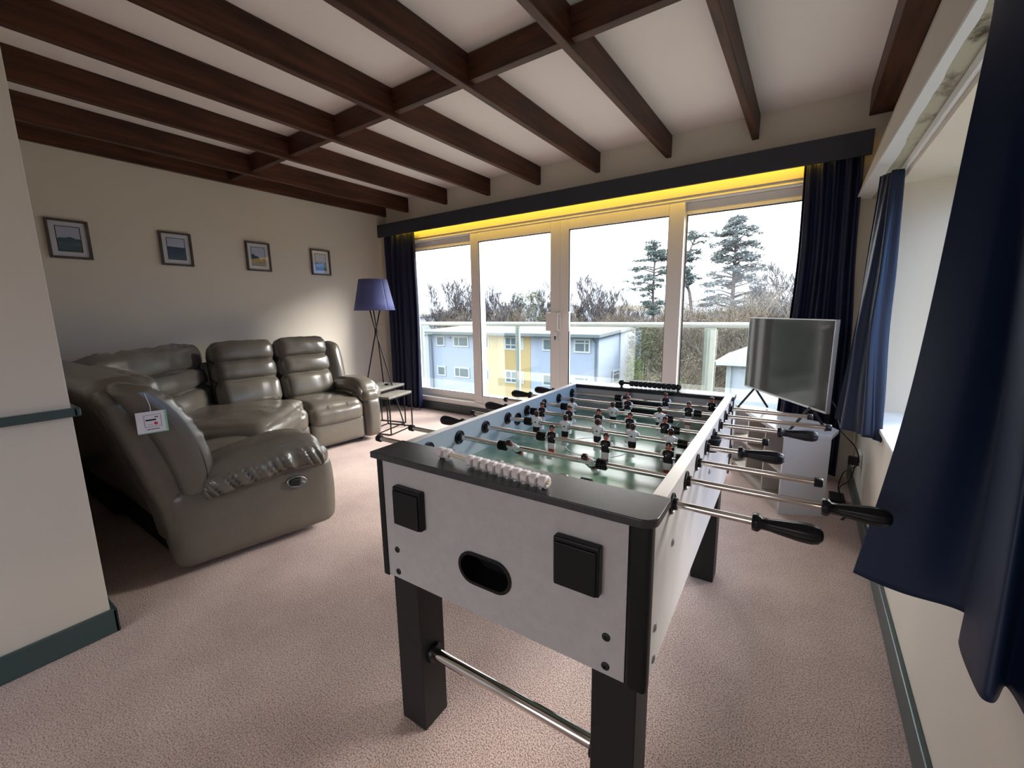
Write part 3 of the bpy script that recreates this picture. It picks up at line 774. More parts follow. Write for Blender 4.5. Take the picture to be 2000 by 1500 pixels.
# ------------------------------------------------------------------ floor lamp
lc = Vector((-3.87, 3.0, 0))
lamp = empty('floor_lamp', lc, label='tripod floor lamp with blue fabric shade beside the navy curtain', cat='lamp')
cr = Vector((0, 0, 1.06))
for ang in (18, 128, 262):
    a = R(ang); ft_ = Vector((math.cos(a), math.sin(a), 0))*0.285
    tp = cr + (cr-ft_)*0.235
    MB().tube([ft_+Vector((0, 0, 0.002)), cr+Vector((math.sin(a), -math.cos(a), 0))*0.009, tp], 0.0075, 10).build('leg', m_bmetal, lamp, smooth=True)
MB().lathe([(0, 0.018), (0.03, 0.018)], (0, 0, 1.045), (0, 0, 1), 16).build('leg_clamp', m_bmetal, lamp, smooth=True)
MB().lathe([(0, 0.022), (0.03, 0.022), (0.05, 0.016)], (0, 0, 1.30), (0, 0, 1), 16).build('bulb_holder', m_bmetal, lamp, smooth=True)
MB().tube([(-0.19, 0, 1.31), (0.19, 0, 1.31)], 0.003, 6).tube([(0, -0.19, 1.31), (0, 0.19, 1.31)], 0.003, 6).build('shade_ring', m_bmetal, lamp)
sh = MB().grid(lambda u, v: Vector((math.cos(2*PI*u)*(0.215-0.068*v), math.sin(2*PI*u)*(0.215-0.068*v), 1.285+0.325*v)), 64, 4)
so = sh.build('lamp_shade', m_shade, lamp, smooth=True, auto=False)
sd = so.modifiers.new('t', 'SOLIDIFY'); sd.thickness = 0.003

# ------------------------------------------------------------------ nest of tables
def wire_table(name, A, B, h, label, d=0.011):
    """A near-right corner, B far-right corner (x,y); depth runs to the left"""
    A = Vector((A[0], A[1], 0)); B = Vector((B[0], B[1], 0)); ux = (B-A); L = ux.length; ang = math.atan2(ux.y, ux.x)
    t = empty(name, A, ang, label=label, cat='side table', group='nest of wire tables by the sofa')
    wd = 0.34
    MB().box((-0.004, 0, h-0.022), (L+0.004, wd, h)).build('table_top', m_stone, t, bevel=0.002)
    for (x, y) in ((0, 0), (L-d, 0), (0, wd-d), (L-d, wd-d)):
        MB().box((x, y, 0.0), (x+d, y+d, h-0.022)).build('leg', m_bmetal, t)
    for nm, z in (('base_rail', 0.0), ('top_rail', h-0.022-d)):
        MB().box((d, 0, z), (L-d, d, z+d)).box((d, wd-d, z), (L-d, wd, z+d)).box((0, d, z), (d, wd-d, z+d)).box((L-d, d, z), (L, wd-d, z+d)).build(nm, m_bmetal, t)
    return t
wire_table('side_table', (-3.44, 2.77), (-3.53, 3.15), 0.405, 'smaller wire side table with stone top, nearer the doors')
wire_table('side_table', (-3.60, 2.74), (-3.71, 3.21), 0.465, 'taller wire side table beside the sofa arm, with a remote on it')
rc = empty('remote_control', (-3.80, 3.07, 0.466), R(115), label='small black remote control lying on the taller side table', cat='remote control')
MB().box((-0.065, -0.02, 0), (0.065, 0.02, 0.016)).build('body', m_black, rc, bevel=0.005)
kb = MB()
for i in range(5):
    for j in range(3): kb.box((-0.045+i*0.018, -0.012+j*0.010, 0.0155), (-0.036+i*0.018, -0.006+j*0.010, 0.018))
kb.build('buttons', m_steel, rc)

# ------------------------------------------------------------------ tv stand
P0 = Vector((-0.044, 2.916, 0)); d1 = Vector((-0.42, 0.907, 0)).normalized(); d2 = Vector((0.907, 0.42, 0)).normalized()
st = empty('tv_stand', P0, math.atan2(d2.y, d2.x), label='low grey gloss corner television stand with open shelves', cat='tv stand')
# local: x = depth to the right (d2), y = along the front, away from the camera (d1 up to sign)
Hs, Ls = 0.505, 0.86
body_pts = [(0, 0), (0.25, 0), (0.36, 0.14), (0.36, 0.30), (0.17, Ls-0.10), (0, Ls)]
MB().prism([(x*1.0, y) for x, y in body_pts], Hs-0.022, Hs).build('top_board', m_gloss, st, bevel=0.002)
MB().box((0.0, 0.0, 0), (0.25, 0.018, Hs-0.022)).build('end_panel', m_gloss, st, bevel=0.001)
MB().box((0.0, Ls-0.02, 0), (0.10, Ls, Hs-0.022)).build('end_panel', m_gloss, st, bevel=0.001)
for y in (0.27, 0.56):
    MB().box((0.004, y, 0.05), (0.17, y+0.016, Hs-0.022)).build('upright', m_standin, st)
MB().box((0.004, 0.018, 0.25), (0.17, 0.27, 0.266)).box((0.004, 0.286, 0.25), (0.17, 0.56, 0.266)).box((0.004, 0.576, 0.25), (0.15, Ls-0.02, 0.266)).build('shelf', m_standin, st)
MB().box((0.002, 0.018, 0.03), (0.17, Ls-0.02, 0.05)).build('bottom_board', m_standin, st)
MB().box((0.01, 0.018, 0.0), (0.025, Ls-0.02, 0.03)).build('plinth', m_standin, st)
MB().box((0.17, 0.018, 0.03), (0.178, Ls-0.12, Hs-0.022)).build('back_board', m_standin, st)

# ------------------------------------------------------------------ television
a_ = Vector((-0.352, 3.700, 0)); b_ = Vector((0.138, 2.930, 0))
dx = (b_-a_); Wt = dx.length; ang = math.atan2(dx.y, dx.x)
tv = empty('television', (a_.x, a_.y, 0.506), ang, label='flat television on splayed feet on the corner stand', cat='television')
z0, z1 = 0.145, 0.675
MB().box((0, 0, z0), (Wt, 0.018, z1)).build('casing', m_black, tv, bevel=0.003)
MB().box((0, -0.002, z0), (Wt, 0.001, z0+0.012)).box((0, -0.002, z1-0.006), (Wt, 0.001, z1)).box((0, -0.002, z0), (0.006, 0.001, z1)).box((Wt-0.006, -0.002, z0), (Wt, 0.001, z1)).build('bezel', m_bezel, tv)
MB().box((0.006, -0.0012, z0+0.012), (Wt-0.006, 0.0005, z1-0.006)).build('screen', m_screen, tv)
MB().box((0.15, 0.018, z0+0.03), (Wt-0.15, 0.055, z0+0.33)).build('rear_housing', m_black, tv, bevel=0.01)
MB().box((Wt-0.003, 0.0, z0), (Wt+0.001, 0.02, z1)).build('side_trim', m_bezel, tv)
for x in (0.14, Wt-0.14):
    MB().tube([(x, -0.11, 0.008), (x, 0.0, z0+0.004), (x, 0.012, z0+0.004), (x, 0.11, 0.008)], 0.008, 8).build('stand_foot', m_bmetal, tv, smooth=True)
cb_ = MB().tube([crom([Vector(p) for p in ((0.13, 3.05, 0.74), (0.19, 3.14, 0.66), (0.225, 3.10, 0.53), (0.30, 3.08, 0.44), (0.325, 3.12, 0.33), (0.27, 3.20, 0.24), (0.26, 3.28, 0.10), (0.30, 3.35, 0.03))], t/30) for t in range(31)], 0.0035, 8)
tag(cb_.build('power_cable', m_black, smooth=True), 'black cable running down behind the television stand', 'cable')
cb2 = MB().tube([crom([Vector(p) for p in ((0.335, 3.34, 0.25), (0.31, 3.30, 0.16), (0.26, 3.22, 0.12), (0.30, 3.10, 0.02), (0.27, 3.02, 0.008), (0.31, 3.16, 0.008), (0.29, 3.40, 0.008))], t/30) for t in range(31)], 0.0035, 8)
tag(cb2.build('power_cable', m_black, smooth=True), 'black cable coiled on the carpet below the wall socket', 'cable')
ws = empty('wall_socket', (XR-0.001, 3.36, 0.30), label='white double wall socket low behind the television stand', cat='socket')
MB().box((-0.01, -0.073, -0.043), (0, 0.073, 0.043)).build('face_plate', m_whitepaint, ws, bevel=0.003)
MB().box((-0.014, -0.05, 0.015), (-0.0095, -0.035, 0.03)).build('switch', m_whitepaint, ws); MB().box((-0.014, 0.035, 0.015), (-0.0095, 0.05, 0.03)).build('switch', m_whitepaint, ws)
pg = MB().box((0.295, 3.30, 0.265), (0.3495, 3.345, 0.315)).build('power_plug', m_black, bevel=0.006)
tag(pg, 'black power plug pushed into the wall socket', 'plug')
ad_ = MB().box((0.22, 3.24, 0.002), (0.30, 3.38, 0.045)).build('power_adapter', m_black, bevel=0.006)
tag(ad_, 'black power adapter on the carpet behind the television stand', 'power adapter')

# ------------------------------------------------------------------ foosball table
TBL = empty('foosball_table', (-0.9672, 0.7034, 0), 0.0266, label='black and silver foosball table in the middle of the room', cat='games table')
Wd, Ln, ZT, ZB = 0.772, 1.395, 0.872, 0.503
def tb(mb, name, m, bevel=0, smooth=False, parent=None): return mb.build(name, m, parent or TBL, bevel=bevel, smooth=smooth)
def rrect(x0, y0, x1, y1, r, which=(1, 1, 1, 1), n=6):
    pts = []
    for (cx, cy, a0, w) in ((x0+r, y0+r, 180, which[0]), (x1-r, y0+r, 270, which[1]), (x1-r, y1-r, 0, which[2]), (x0+r, y1-r, 90, which[3])):
        if w: pts += [(cx+r*math.cos(R(a0+90*i/n)), cy+r*math.sin(R(a0+90*i/n))) for i in range(n+1)]
        else: pts.append((cx+(r if a0 in (270, 0) else -r), cy+(r if a0 in (0, 90) else -r)))
    return pts
tb(MB().prism(rrect(-0.004, 0.0, Wd+0.004, 0.122, 0.03, (0, 1, 0, 0)), ZT-0.018, ZT), 'end_top', m_toplam, bevel=0.002)
tb(MB().prism(rrect(-0.004, 1.288, Wd+0.004, Ln, 0.03, (0, 0, 1, 1)), ZT-0.018, ZT), 'end_top', m_toplam, bevel=0.002)
# long sides (left one grey-blue inside), with the pale capping
IN0, IN1 = 0.036, 0.738
tb(MB().box((0.010, 0.030, ZB), (IN0, Ln-0.03, ZT-0.004)), 'side_panel', m_silver)
tb(MB().box((IN0, 0.05, 0.70), (IN0+0.001, Ln-0.05, ZT-0.004)), 'inner_lining', m_silver_in)
tb(MB().box((IN1-0.001, 0.05, 0.70), (IN1, Ln-0.05, ZT-0.004)), 'inner_lining', m_silver_in)
tb(MB().box((IN1, 0.030, ZB), (0.764, Ln-0.03, ZT-0.004)), 'side_panel', m_silver)
for a, b in ((0.010, IN0), (IN1, 0.766)):
    tb(MB().box((a, 0.122, ZT-0.004), (b, 1.288, ZT)), 'side_capping', m_railtop, bevel=0.0008)
# end panels
def stad(cx, cz, w, h, y, n=12):
    r = h/2; p = []
    for i in range(n+1): a = R(-90+180*i/n); p.append((cx+w/2-r+r*math.cos(a), y, cz+r*math.sin(a)))
    for i in range(n+1): a = R(90+180*i/n); p.append((cx-w/2+r+r*math.cos(a), y, cz+r*math.sin(a)))
    return p
OC, OZ, OW, OH = 0.376, 0.628, 0.158, 0.086
ep = MB()
bx0, bx1, bz0, bz1 = OC-OW/2, OC+OW/2, OZ-OH/2, OZ+OH/2
ep.box((0.030, 0.0135, ZB), (bx0, 0.032, ZT-0.018)).box((bx1, 0.0135, ZB), (0.724, 0.032, ZT-0.018)).box((bx0, 0.0135, ZB), (bx1, 0.032, bz0)).box((bx0, 0.0135, bz1), (bx1, 0.032, ZT-0.018))
si = stad(OC, OZ, OW-0.004, OH-0.004, 0.0135)
so_ = []
for x, y, z in si:
    ccx = OC+(OW-OH)/2 if x > OC else OC-(OW-OH)/2
    dx_, dz_ = x-ccx, z-OZ
    k_ = (OH/2)/max(abs(dx_), abs(dz_))
    so_.append((ccx+dx_*k_, y, OZ+dz_*k_))
nn_ = len(si)
ep.add(si+so_, [(k_, (k_+1) % nn_, nn_+(k_+1) % nn_, nn_+k_) for k_ in range(nn_)])
tb(ep, 'end_panel', m_silver)
tb(MB().box((0.030, Ln-0.032, ZB), (0.724, Ln-0.0135, ZT-0.018)), 'end_panel', m_silver)
for (x0, x1) in ((0.004, 0.030), (0.724, 0.768)):
    tb(MB().prism(rrect(x0, 0.010, x1, 0.036, 0.010, (1, 1, 0, 0) if x0 > 0.5 else (1, 0, 0, 0)), ZB-0.004, ZT-0.018), 'corner_post', m_black, bevel=0.001)
    tb(MB().box((x0, Ln-0.036, ZB-0.004), (x1, Ln-0.010, ZT-0.018)), 'corner_post', m_black, bevel=0.001)
# inner ends and far goal
tb(MB().box((IN0, 0.105, 0.70), (IN1, 0.120, ZT-0.018)), 'inner_end', m_silver)
g0, g1 = 0.27, 0.50
FZ = 0.750
ie = MB().box((IN0, 1.290, FZ), (g0, 1.305, ZT-0.018)).box((g1, 1.290, FZ), (IN1, 1.305, ZT-0.018)).box((g0, 1.290, FZ+0.06), (g1, 1.305, ZT-0.018))
tb(ie, 'inner_end', m_silver)
tb(MB().box((g0, 1.305, FZ), (g1, 1.36, FZ+0.06)).box((g0-0.004, 1.284, FZ+0.056), (g1+0.004, 1.290, FZ+0.066)), 'goal_box', m_black)
tb(MB().box((IN0, 1.282, ZT-0.018), (IN1, 1.288, ZT-0.001)), 'end_edging', m_black)
# pitch with lines
pt = tb(MB().box((IN0, 0.12, FZ-0.012), (IN1, 1.29, FZ)), 'pitch', m_pitch)
ln = MB()
def ring(cx, cy, r, w, a0=0, a1=360, n=48):
    v = []; 
    for i in range(n+1):
        a = R(a0+(a1-a0)*i/n)
        v += [(cx+(r-w/2)*math.cos(a), cy+(r-w/2)*math.sin(a), FZ+0.0008), (cx+(r+w/2)*math.cos(a), cy+(r+w/2)*math.sin(a), FZ+0.0008)]
    ln.add(v, [(2*i, 2*i+1, 2*i+3, 2*i+2) for i in range(n)])
cxm, cym = 0.386, 0.705
ring(cxm, cym, 0.115, 0.005)
def lbar(x0, y0, x1, y1): ln.box((x0, y0, FZ), (x1, y1, FZ+0.0008))
lbar(IN0, cym-0.0025, IN1, cym+0.0025)
for s_, y in ((1, 0.12), (-1, 1.29)):
    lbar(0.20, y, 0.205, y+s_*0.17); lbar(0.567, y, 0.572, y+s_*0.17); lbar(0.20, y+s_*0.165, 0.572, y+s_*0.17)
    ring(cxm, y+s_*0.165, 0.07, 0.004, 0 if s_ > 0 else 180, 180 if s_ > 0 else 360, 24)
    ring(cxm, y+s_*0.115, 0.004, 0.007, n=16)
ring(cxm, cym, 0.004, 0.008, n=16)
ln.build('pitch_lines', m_line, pt)
# legs
lg0, lw_ = 0.026, 0.098
for (u, w) in ((lg0, 0.030), (Wd-lg0-lw_, 0.030), (lg0, 1.252), (Wd-lg0-lw_, 1.252)):
    tb(MB().box((u, w, 0), (u+lw_, w+lw_, ZB+0.15)), 'leg', m_blackmatt, bevel=0.003)
for v_ in (0.080, 1.300):
    c_ = tb(MB().tube([(lg0+lw_, v_, 0.236), (Wd-lg0-lw_, v_, 0.236)], 0.0165, 24), 'stretcher_bar', m_chrome, smooth=True)
    for x in (lg0+lw_, Wd-lg0-lw_-0.012):
        MB().lathe([(0, 0.030), (0.012, 0.028)], (x, v_, 0.236), (1, 0, 0), 20).build('socket', m_black, c_, smooth=True)
# cups, ball return, bolts
for (x, nm) in ((0.085, 'cup_holder'), (0.572, 'cup_holder')):
    o = tb(MB().box((x, -0.006, 0.684), (x+0.102, 0.0135, 0.792)), nm, m_black, bevel=0.004)
    MB().box((x+0.004, -0.010, 0.686), (x+0.096, -0.006, 0.782)).build('cover', m_black, o, bevel=0.002)
o_, i_ = stad(OC, OZ, OW, OH, 0.0095), stad(OC, OZ, OW-0.016, OH-0.016, 0.0095)
i2 = stad(OC, OZ, OW-0.016, OH-0.016, 0.075); n_ = len(o_); o2 = stad(OC, OZ, OW, OH, 0.0135)
rm = MB().add(o_+i_+i2+o2, [(k_, (k_+1) % n_, n_+(k_+1) % n_, n_+k_) for k_ in range(n_)] + [(n_+k_, n_+(k_+1) % n_, 2*n_+(k_+1) % n_, 2*n_+k_) for k_ in range(n_)] + [(3*n_+k_, 3*n_+(k_+1) % n_, (k_+1) % n_, k_) for k_ in range(n_)] + [tuple(range(2*n_, 3*n_))])
ro = tb(rm, 'ball_return', m_black)
def bolt(x, y, z, ax):
    tb(MB().lathe([(0, 0.009), (0.002, 0.009), (0.0035, 0.006), (0.0035, 0.0035), (0.001, 0.003)], (x, y, z), ax, 16), 'bolt', m_steel if ax[0] else m_blackmatt, smooth=True)
for x in (0.069, 0.685):
    for z in (0.591, 0.523): bolt(x, 0.0135, z, (0, -1, 0))
for y, z in ((0.213, 0.727), (0.080, 0.601), (0.080, 0.527), (0.74, 0.719), (1.16, 0.727), (1.315, 0.601), (1.315, 0.527)): bolt(0.764, y, z, (1, 0, 0))
# ball feed hole in each long side, with its cup outside
for x, ax in ((IN0+0.001, 1), (IN1-0.001, -1)):
    tb(MB().lathe([(0, 0.026), (0.003, 0.026), (0.004, 0.020), (0.0005, 0.018)], (x, 0.707, 0.812), (ax, 0, 0), 24), 'ball_hole', m_black, smooth=True)
fc = MB().grid(lambda u, v: Vector((0.764 + math.sin(PI*u)*(0.034-0.012*v), 0.707-0.024*math.cos(PI*u)*(1-0.35*v), 0.845-0.045*v)), 20, 6)
fo = tb(fc, 'ball_feed', m_black, smooth=True); sd = fo.modifiers.new('t', 'SOLIDIFY'); sd.thickness = 0.002

# one player, built round the rod axis at its chest (x along the rod, front of the body towards +y)
def player_mesh(name, team):
    mb = MB(); n = 14
    # z, half width, half depth, y offset, slot
    if team == 'white': SH, ST, LG, FT = 0, 1, 2, 0
    else: SH, ST, LG, FT = 1, 0, 3, 0
    secs = [(-0.070, 0.0105, 0.010, 0.004, FT), (-0.0685, 0.0125, 0.013, 0.004, FT), (-0.058, 0.0120, 0.011, 0.002, FT), (-0.052, 0.0095, 0.0065, 0, FT),
            (-0.0515, 0.0100, 0.0065, 0, LG), (-0.036, 0.0115, 0.0068, 0, LG), (-0.0355, 0.0130, 0.0080, 0, ST), (-0.016, 0.0138, 0.0085, 0, ST),
            (-0.0155, 0.0128, 0.0085, 0, SH), (0.000, 0.0150, 0.0100, 0, SH), (0.012, 0.0172, 0.0095, 0, SH), (0.0185, 0.0150, 0.0080, 0, SH), (0.0215, 0.0075, 0.0060, 0, SH),
            (0.0218, 0.0052, 0.0052, 0, 2), (0.0245, 0.0058, 0.0062, 0.0005, 2), (0.0285, 0.0082, 0.0088, 0.001, 2), (0.0340, 0.0088, 0.0095, 0.001, 2), (0.0360, 0.0090, 0.0097, 0.0005, 4),
            (0.0385, 0.0091, 0.0098, 0.0, 4), (0.0415, 0.0084, 0.0090, 0.0, 4), (0.0440, 0.0060, 0.0062, 0, 4), (0.0450, 0.0020, 0.0020, 0, 4)]
    vs_ = []
    for (z, hw, hd, oy, sl) in secs:
        for k_ in range(n):
            a = 2*PI*k_/n
            c_, s_ = math.cos(a), math.sin(a)
            vs_.append((hw*math.copysign(abs(c_)**0.75, c_), oy+hd*math.copysign(abs(s_)**0.75, s_), z))
    b0 = len(mb.v); mb.v += vs_
    for i in range(len(secs)-1):
        for k_ in range(n):
            sl = secs[i+1][4]
            # back of the head is hair, face is skin
            if sl == 2 and 0.026 < secs[i+1][0] < 0.036:
                a = 2*PI*(k_+0.5)/n
                if math.sin(a) < -0.1: sl = 4
            mb.f.append([b0+i*n+k_, b0+i*n+(k_+1) % n, b0+(i+1)*n+(k_+1) % n, b0+(i+1)*n+k_]); mb.m.append(sl)
    mb.f.append([b0+k_ for k_ in range(n)][::-1]); mb.m.append(FT)
    mb.f.append([b0+(len(secs)-1)*n+k_ for k_ in range(n)]); mb.m.append(4)
    # arms, white sleeves on both teams
    for s_ in (-1, 1):
        mb.cur = 0
        mb.tube([(s_*0.0150, 0, 0.0165), (s_*0.0185, 0.001, 0.010), (s_*0.0188, 0.002, -0.002), (s_*0.0165, 0.004, -0.012)], [0.0042, 0.0052, 0.0045, 0.003], 8)
    # nose, eyes, crest, shirt mark on the back
    mb.cur = 2; mb.box((-0.0012, 0.0095, 0.0300), (0.0012, 0.0118, 0.0335))
    mb.cur = 4
    for s_ in (-1, 1): mb.box((s_*0.0042-0.0009, 0.0090, 0.0338), (s_*0.0042+0.0009, 0.0106, 0.0350))
    mb.box((-0.0025, 0.0088, 0.0275), (0.0025, 0.0100, 0.0283))
    mb.cur = 5; mb.box((0.003, 0.0085, 0.004), (0.0065, 0.0105, 0.008))
    mb.cur = 1 if team == 'white' else 5
    mb.lathe([(0, 0.0032), (0.0008, 0.0032)], (0, -0.0096, 0.002), (0, -1, 0), 8)
    me_o = mb.build(name, [m_pwhite, m_pblack, m_skin, m_pred, m_hair, m_ivory], smooth=True)
    return me_o
pw = player_mesh('player', 'white'); pb_ = player_mesh('player', 'black')
# bumper and bearing prototypes (along x)
def bumper_mesh(len_):
    mb = MB(); pr_ = [(0, 0.008)]; nseg = max(4, int(len_/0.0048))
    for i in range(nseg): x = len_*i/nseg; pr_ += [(x, 0.0155), (x+len_/nseg*0.5, 0.0155), (x+len_/nseg*0.55, 0.0125), (x+len_/nseg*0.95, 0.0125)]
    pr_ += [(len_, 0.008)]
    mb.lathe(pr_, (0, 0, 0), (1, 0, 0), 16)
    return mb.build('bumper', m_black, smooth=True)
bum = bumper_mesh(0.028)
bear = MB().lathe([(0, 0.0235), (0.004, 0.0235), (0.005, 0.021), (0.003, 0.019), (0.004, 0.014), (0.012, 0.013), (0.012, 0.009)], (0, 0, 0), (1, 0, 0), 24).build('bearing', m_black, smooth=True)
hprof = [(0, 0.010), (0.001, 0.0165), (0.009, 0.0175), (0.013, 0.0165), (0.017, 0.0115), (0.030, 0.0118), (0.055, 0.0150), (0.080, 0.0180), (0.098, 0.0180), (0.109, 0.0150), (0.115, 0.009), (0.1165, 0.001)]
hand = MB().lathe(hprof, (0, 0, 0), (1, 0, 0), 40, flute=0.045).build('handle', m_black, smooth=True, auto=False)
capm = MB().lathe([(0, 0.0105), (0.001, 0.0118), (0.016, 0.0118), (0.018, 0.010), (0.019, 0.004)], (0, 0, 0), (1, 0, 0), 18).build('end_cap', m_black, smooth=True)
ZRD = 0.832
# rod v, left end (kind), right end (kind), players, bumpers, team, tilt
rods = [
    (0.186, (-0.200, 'cap'), (0.917, 'handle'), [0.158, 0.345, 0.530], [0.110, 0.552], 'white', 118),
    (0.335, (-0.201, 'cap'), (1.036, 'handle'), [0.258, 0.507], [0.206, 0.535], 'white', -52),
    (0.484, (-0.180, 'handle'), (1.048, 'cap'), [0.313, 0.501, 0.688], [0.262, 0.712], 'black', 6),
    (0.633, (-0.146, 'cap'), (0.852, 'handle'), [0.169, 0.290, 0.415, 0.538, 0.660], [0.122, 0.686], 'white', 4),
    (0.782, (-0.181, 'handle'), (0.925, 'cap'), [0.111, 0.236, 0.360, 0.482, 0.607], [0.062, 0.633], 'black', 5),
    (0.931, (-0.180, 'cap'), (0.943, 'handle'), [0.180, 0.363, 0.552], [0.130, 0.578], 'white', -4),
    (1.080, (-0.232, 'handle'), (1.103, 'cap'), [0.378, 0.631], [0.328, 0.655], 'black', 2),
    (1.229, (-0.180, 'handle'), (1.054, 'cap'), [0.320, 0.505, 0.697], [0.272, 0.722], 'black', -3),
]
first = {'white': True, 'black': True, 'bum': True, 'bear': True, 'handle': True, 'cap': True}
def inst(proto, key, loc_, rot, parent):
    o = proto if first[key] else proto.copy()
    if not first[key]: COL.objects.link(o)
    first[key] = False
    o.parent = parent; o.location = loc_; o.rotation_euler = rot
    return o
for ri, (v_, (ul, kl), (ur, kr), pls, bms, team, tilt) in enumerate(rods):
    a = ul + (0.108 if kl == 'handle' else 0.012)
    b = ur + (0.006 if kr == 'handle' else -0.012)
    rod = MB().tube([(a, 0, 0), (b, 0, 0)], 0.0078, 18).build('rod', m_chrome, TBL, smooth=True)
    rod.location = (0, v_, ZRD)
    if kl == 'handle': inst(hand, 'handle', (ul+0.1165, 0, 0), (0, 0, PI), rod)
    else: inst(capm, 'cap', (ul+0.019, 0, 0), (0, 0, PI), rod)
    if kr == 'handle': inst(hand, 'handle', (ur, 0, 0), (R(20), 0, 0), rod)
    else: inst(capm, 'cap', (ur-0.019, 0, 0), (0, 0, 0), rod)
    for x, rz in ((IN0+0.001, 0), (IN1-0.001, PI), (0.764, 0), (0.010, PI)):
        inst(bear, 'bear', (x, 0, 0), (0, 0, rz), rod)
    for x in bms: inst(bum, 'bum', (x-0.002, 0, 0), (0, 0, 0), rod)
    for i, x in enumerate(pls):
        tl = tilt
        if ri == 7 and i == 0: tl = 60
        if ri == 7 and i == 2: tl = -3
        inst(pw if team == 'white' else pb_, team, (x, 0, 0), (R(-tl if team == 'white' else tl), 0, 0 if team == 'white' else PI), rod)

# score counters
def score(u0, v0, u1, v1, z, m, mbar, gap, n1, n2, name):
    A = Vector((u0, v0, z)); B = Vector((u1, v1, z)); d = (B-A); L = d.length; ang = math.atan2(d.y, d.x)
    sc = empty('score_bar', A, ang); sc.parent = TBL
    bar = MB().tube([(0.002, 0, 0), (L-0.002, 0, 0)], 0.0055, 12).build('score_bar_rod', mbar, None, smooth=True)
    bpy.data.objects.remove(sc)
    bar.name = 'score_bar'; bar.parent = TBL; bar.location = A; bar.rotation_euler = (0, 0, ang)
    bd = MB().lathe([(0.0, 0.006), (0.0005, 0.0095), (0.003, 0.0100), (0.0045, 0.0140), (0.019, 0.0150), (0.0205, 0.0135), (0.0212, 0.0085), (0.0195, 0.0065)], (0, 0, 0), (1, 0, 0), 8).build('score_bead', m, bar, smooth=True)
    pit_ = (L-0.008-gap)/(n1+n2)
    pos = [0.004+pit_*i for i in range(n1)] + [0.004+pit_*n1+gap+pit_*i for i in range(n2)]
    for i, x in enumerate(pos):
        b = bd if i == 0 else bd.copy()
        if i: COL.objects.link(b)
        b.parent = bar; b.location = (x, 0, 0); b.rotation_euler = (R(22), 0, 0)
    for x in (0.016, L-0.016):
        MB().box((x-0.004, -0.006, -(z-ZT)), (x+0.004, 0.006, -0.008)).build('bracket', m_black, bar, bevel=0.001)
score(0.192, 0.066, 0.548, 0.030, 0.8875, m_bead, m_ivory, 0.058, 2, 10, 'near')
score(0.250, 1.325, 0.552, 1.325, 0.8905, m_black, m_black, 0.030, 1, 11, 'far')

# ------------------------------------------------------------------ outside
GZ = -7.0
m_grass = mat('grass', (0.045, 0.058, 0.028), 0.9, alt=(0.06, 0.056, 0.036), altscale=(0.3, 0.3, 0.3))
struct('ground', MB().box((-160, 7, GZ-0.5), (90, 260, GZ)).box((1.5, -40, GZ-0.5), (60, 7, GZ)), m_grass)
bpy.data.objects['ground']['kind'] = 'structure'
m_deck = mat('pale_balcony_deck', (0.40, 0.39, 0.37), 0.7)
struct('balcony_floor', MB().box((-6.2, YW+0.16, -0.15), (1.2, 5.12, -0.02)), m_deck)
rl = empty('balcony_railing', (-2.5, 5.0, -0.02), label='white balcony handrail with green tinted glass panels', cat='railing')
def rp(mb, n, m, **k):
    mb.v = [(p[0]+2.5, p[1]-5.0, p[2]+0.02) for p in mb.v]; return mb.build(n, m, rl, **k)
m_rail = mat('white_powder_coat', (0.34, 0.375, 0.36), 0.35)
rp(MB().tube([(-6.1, 5.0, 1.075), (1.1, 5.0, 1.075)], 0.030, 16), 'handrail', m_rail, smooth=True)
xs = [-6.05, -5.28, -3.34, -0.84, 1.05]
for x in xs:
    w = 0.055 if x != -3.34 else 0.03
    rp(MB().box((x-w, 4.98, -0.02), (x+w, 5.02, 1.05)), 'post', m_rail)
for a, b in zip(xs[:-1], xs[1:]):
    rp(MB().box((a+0.01, 4.950, 0.02), (b-0.01, 4.958, 1.03)), 'glass_panel', m_balglass)

# the pale block of flats opposite
m_rend = mat('pale_blue_render', (0.30, 0.35, 0.47), 0.8, bump=(8, 0.1, 0.01))
m_rendw = mat('white_render', (0.36, 0.39, 0.45), 0.8, bump=(8, 0.1, 0.01))
m_yel = mat('cream_yellow_render', (0.42, 0.345, 0.20), 0.8)
m_yel2 = mat('deeper_yellow_render', (0.39, 0.285, 0.13), 0.8)
m_roofm = mat('pale_flat_roof', (0.17, 0.185, 0.185), 0.7)
m_fascia = mat('grey_fascia', (0.12, 0.15, 0.17), 0.6)
m_winfr = mat('white_window_frame', (0.45, 0.48, 0.50), 0.5)
m_wing = mat('dark_window_glass', (0.10, 0.14, 0.17), 0.1)
flats = empty('apartment_building', (-20, 28.2, GZ), label='pale blue and yellow block of flats seen through the sliding doors', cat='building')
def fp(mb, n, m, parent=None, off=Vector((-20, 28.2, GZ)), root=None, **k):
    mb.v = [(p[0]-off.x, p[1]-off.y, p[2]-off.z) for p in mb.v]; return mb.build(n, m, parent or root or flats, **k)
FX0, FX1, FY0, FY1 = -28.4, -12.0, 28.2, 37.5
fp(MB().box((FX0, FY0, GZ), (FX1, FY1, -0.62)), 'wall', m_rend)
fp(MB().box((FX1, FY0+0.02, GZ), (FX1+0.04, 32.3, -0.5)), 'end_wall', m_rendw)
fp(MB().box((FX1, 32.3, GZ), (FX1+0.10, FY1, -0.4)), 'end_wall', m_rendw)
fp(MB().box((-29.3, FY0-0.5, GZ), (FX0, FY0+5, -0.75)), 'side_wing', m_rendw)
fp(MB().box((-22.6, FY0-0.03, GZ), (-20.15, FY0, -0.62)), 'yellow_band', m_yel)
fp(MB().box((-20.15, FY0-0.03, GZ), (-17.65, FY0, -0.62)), 'yellow_band', m_yel2)
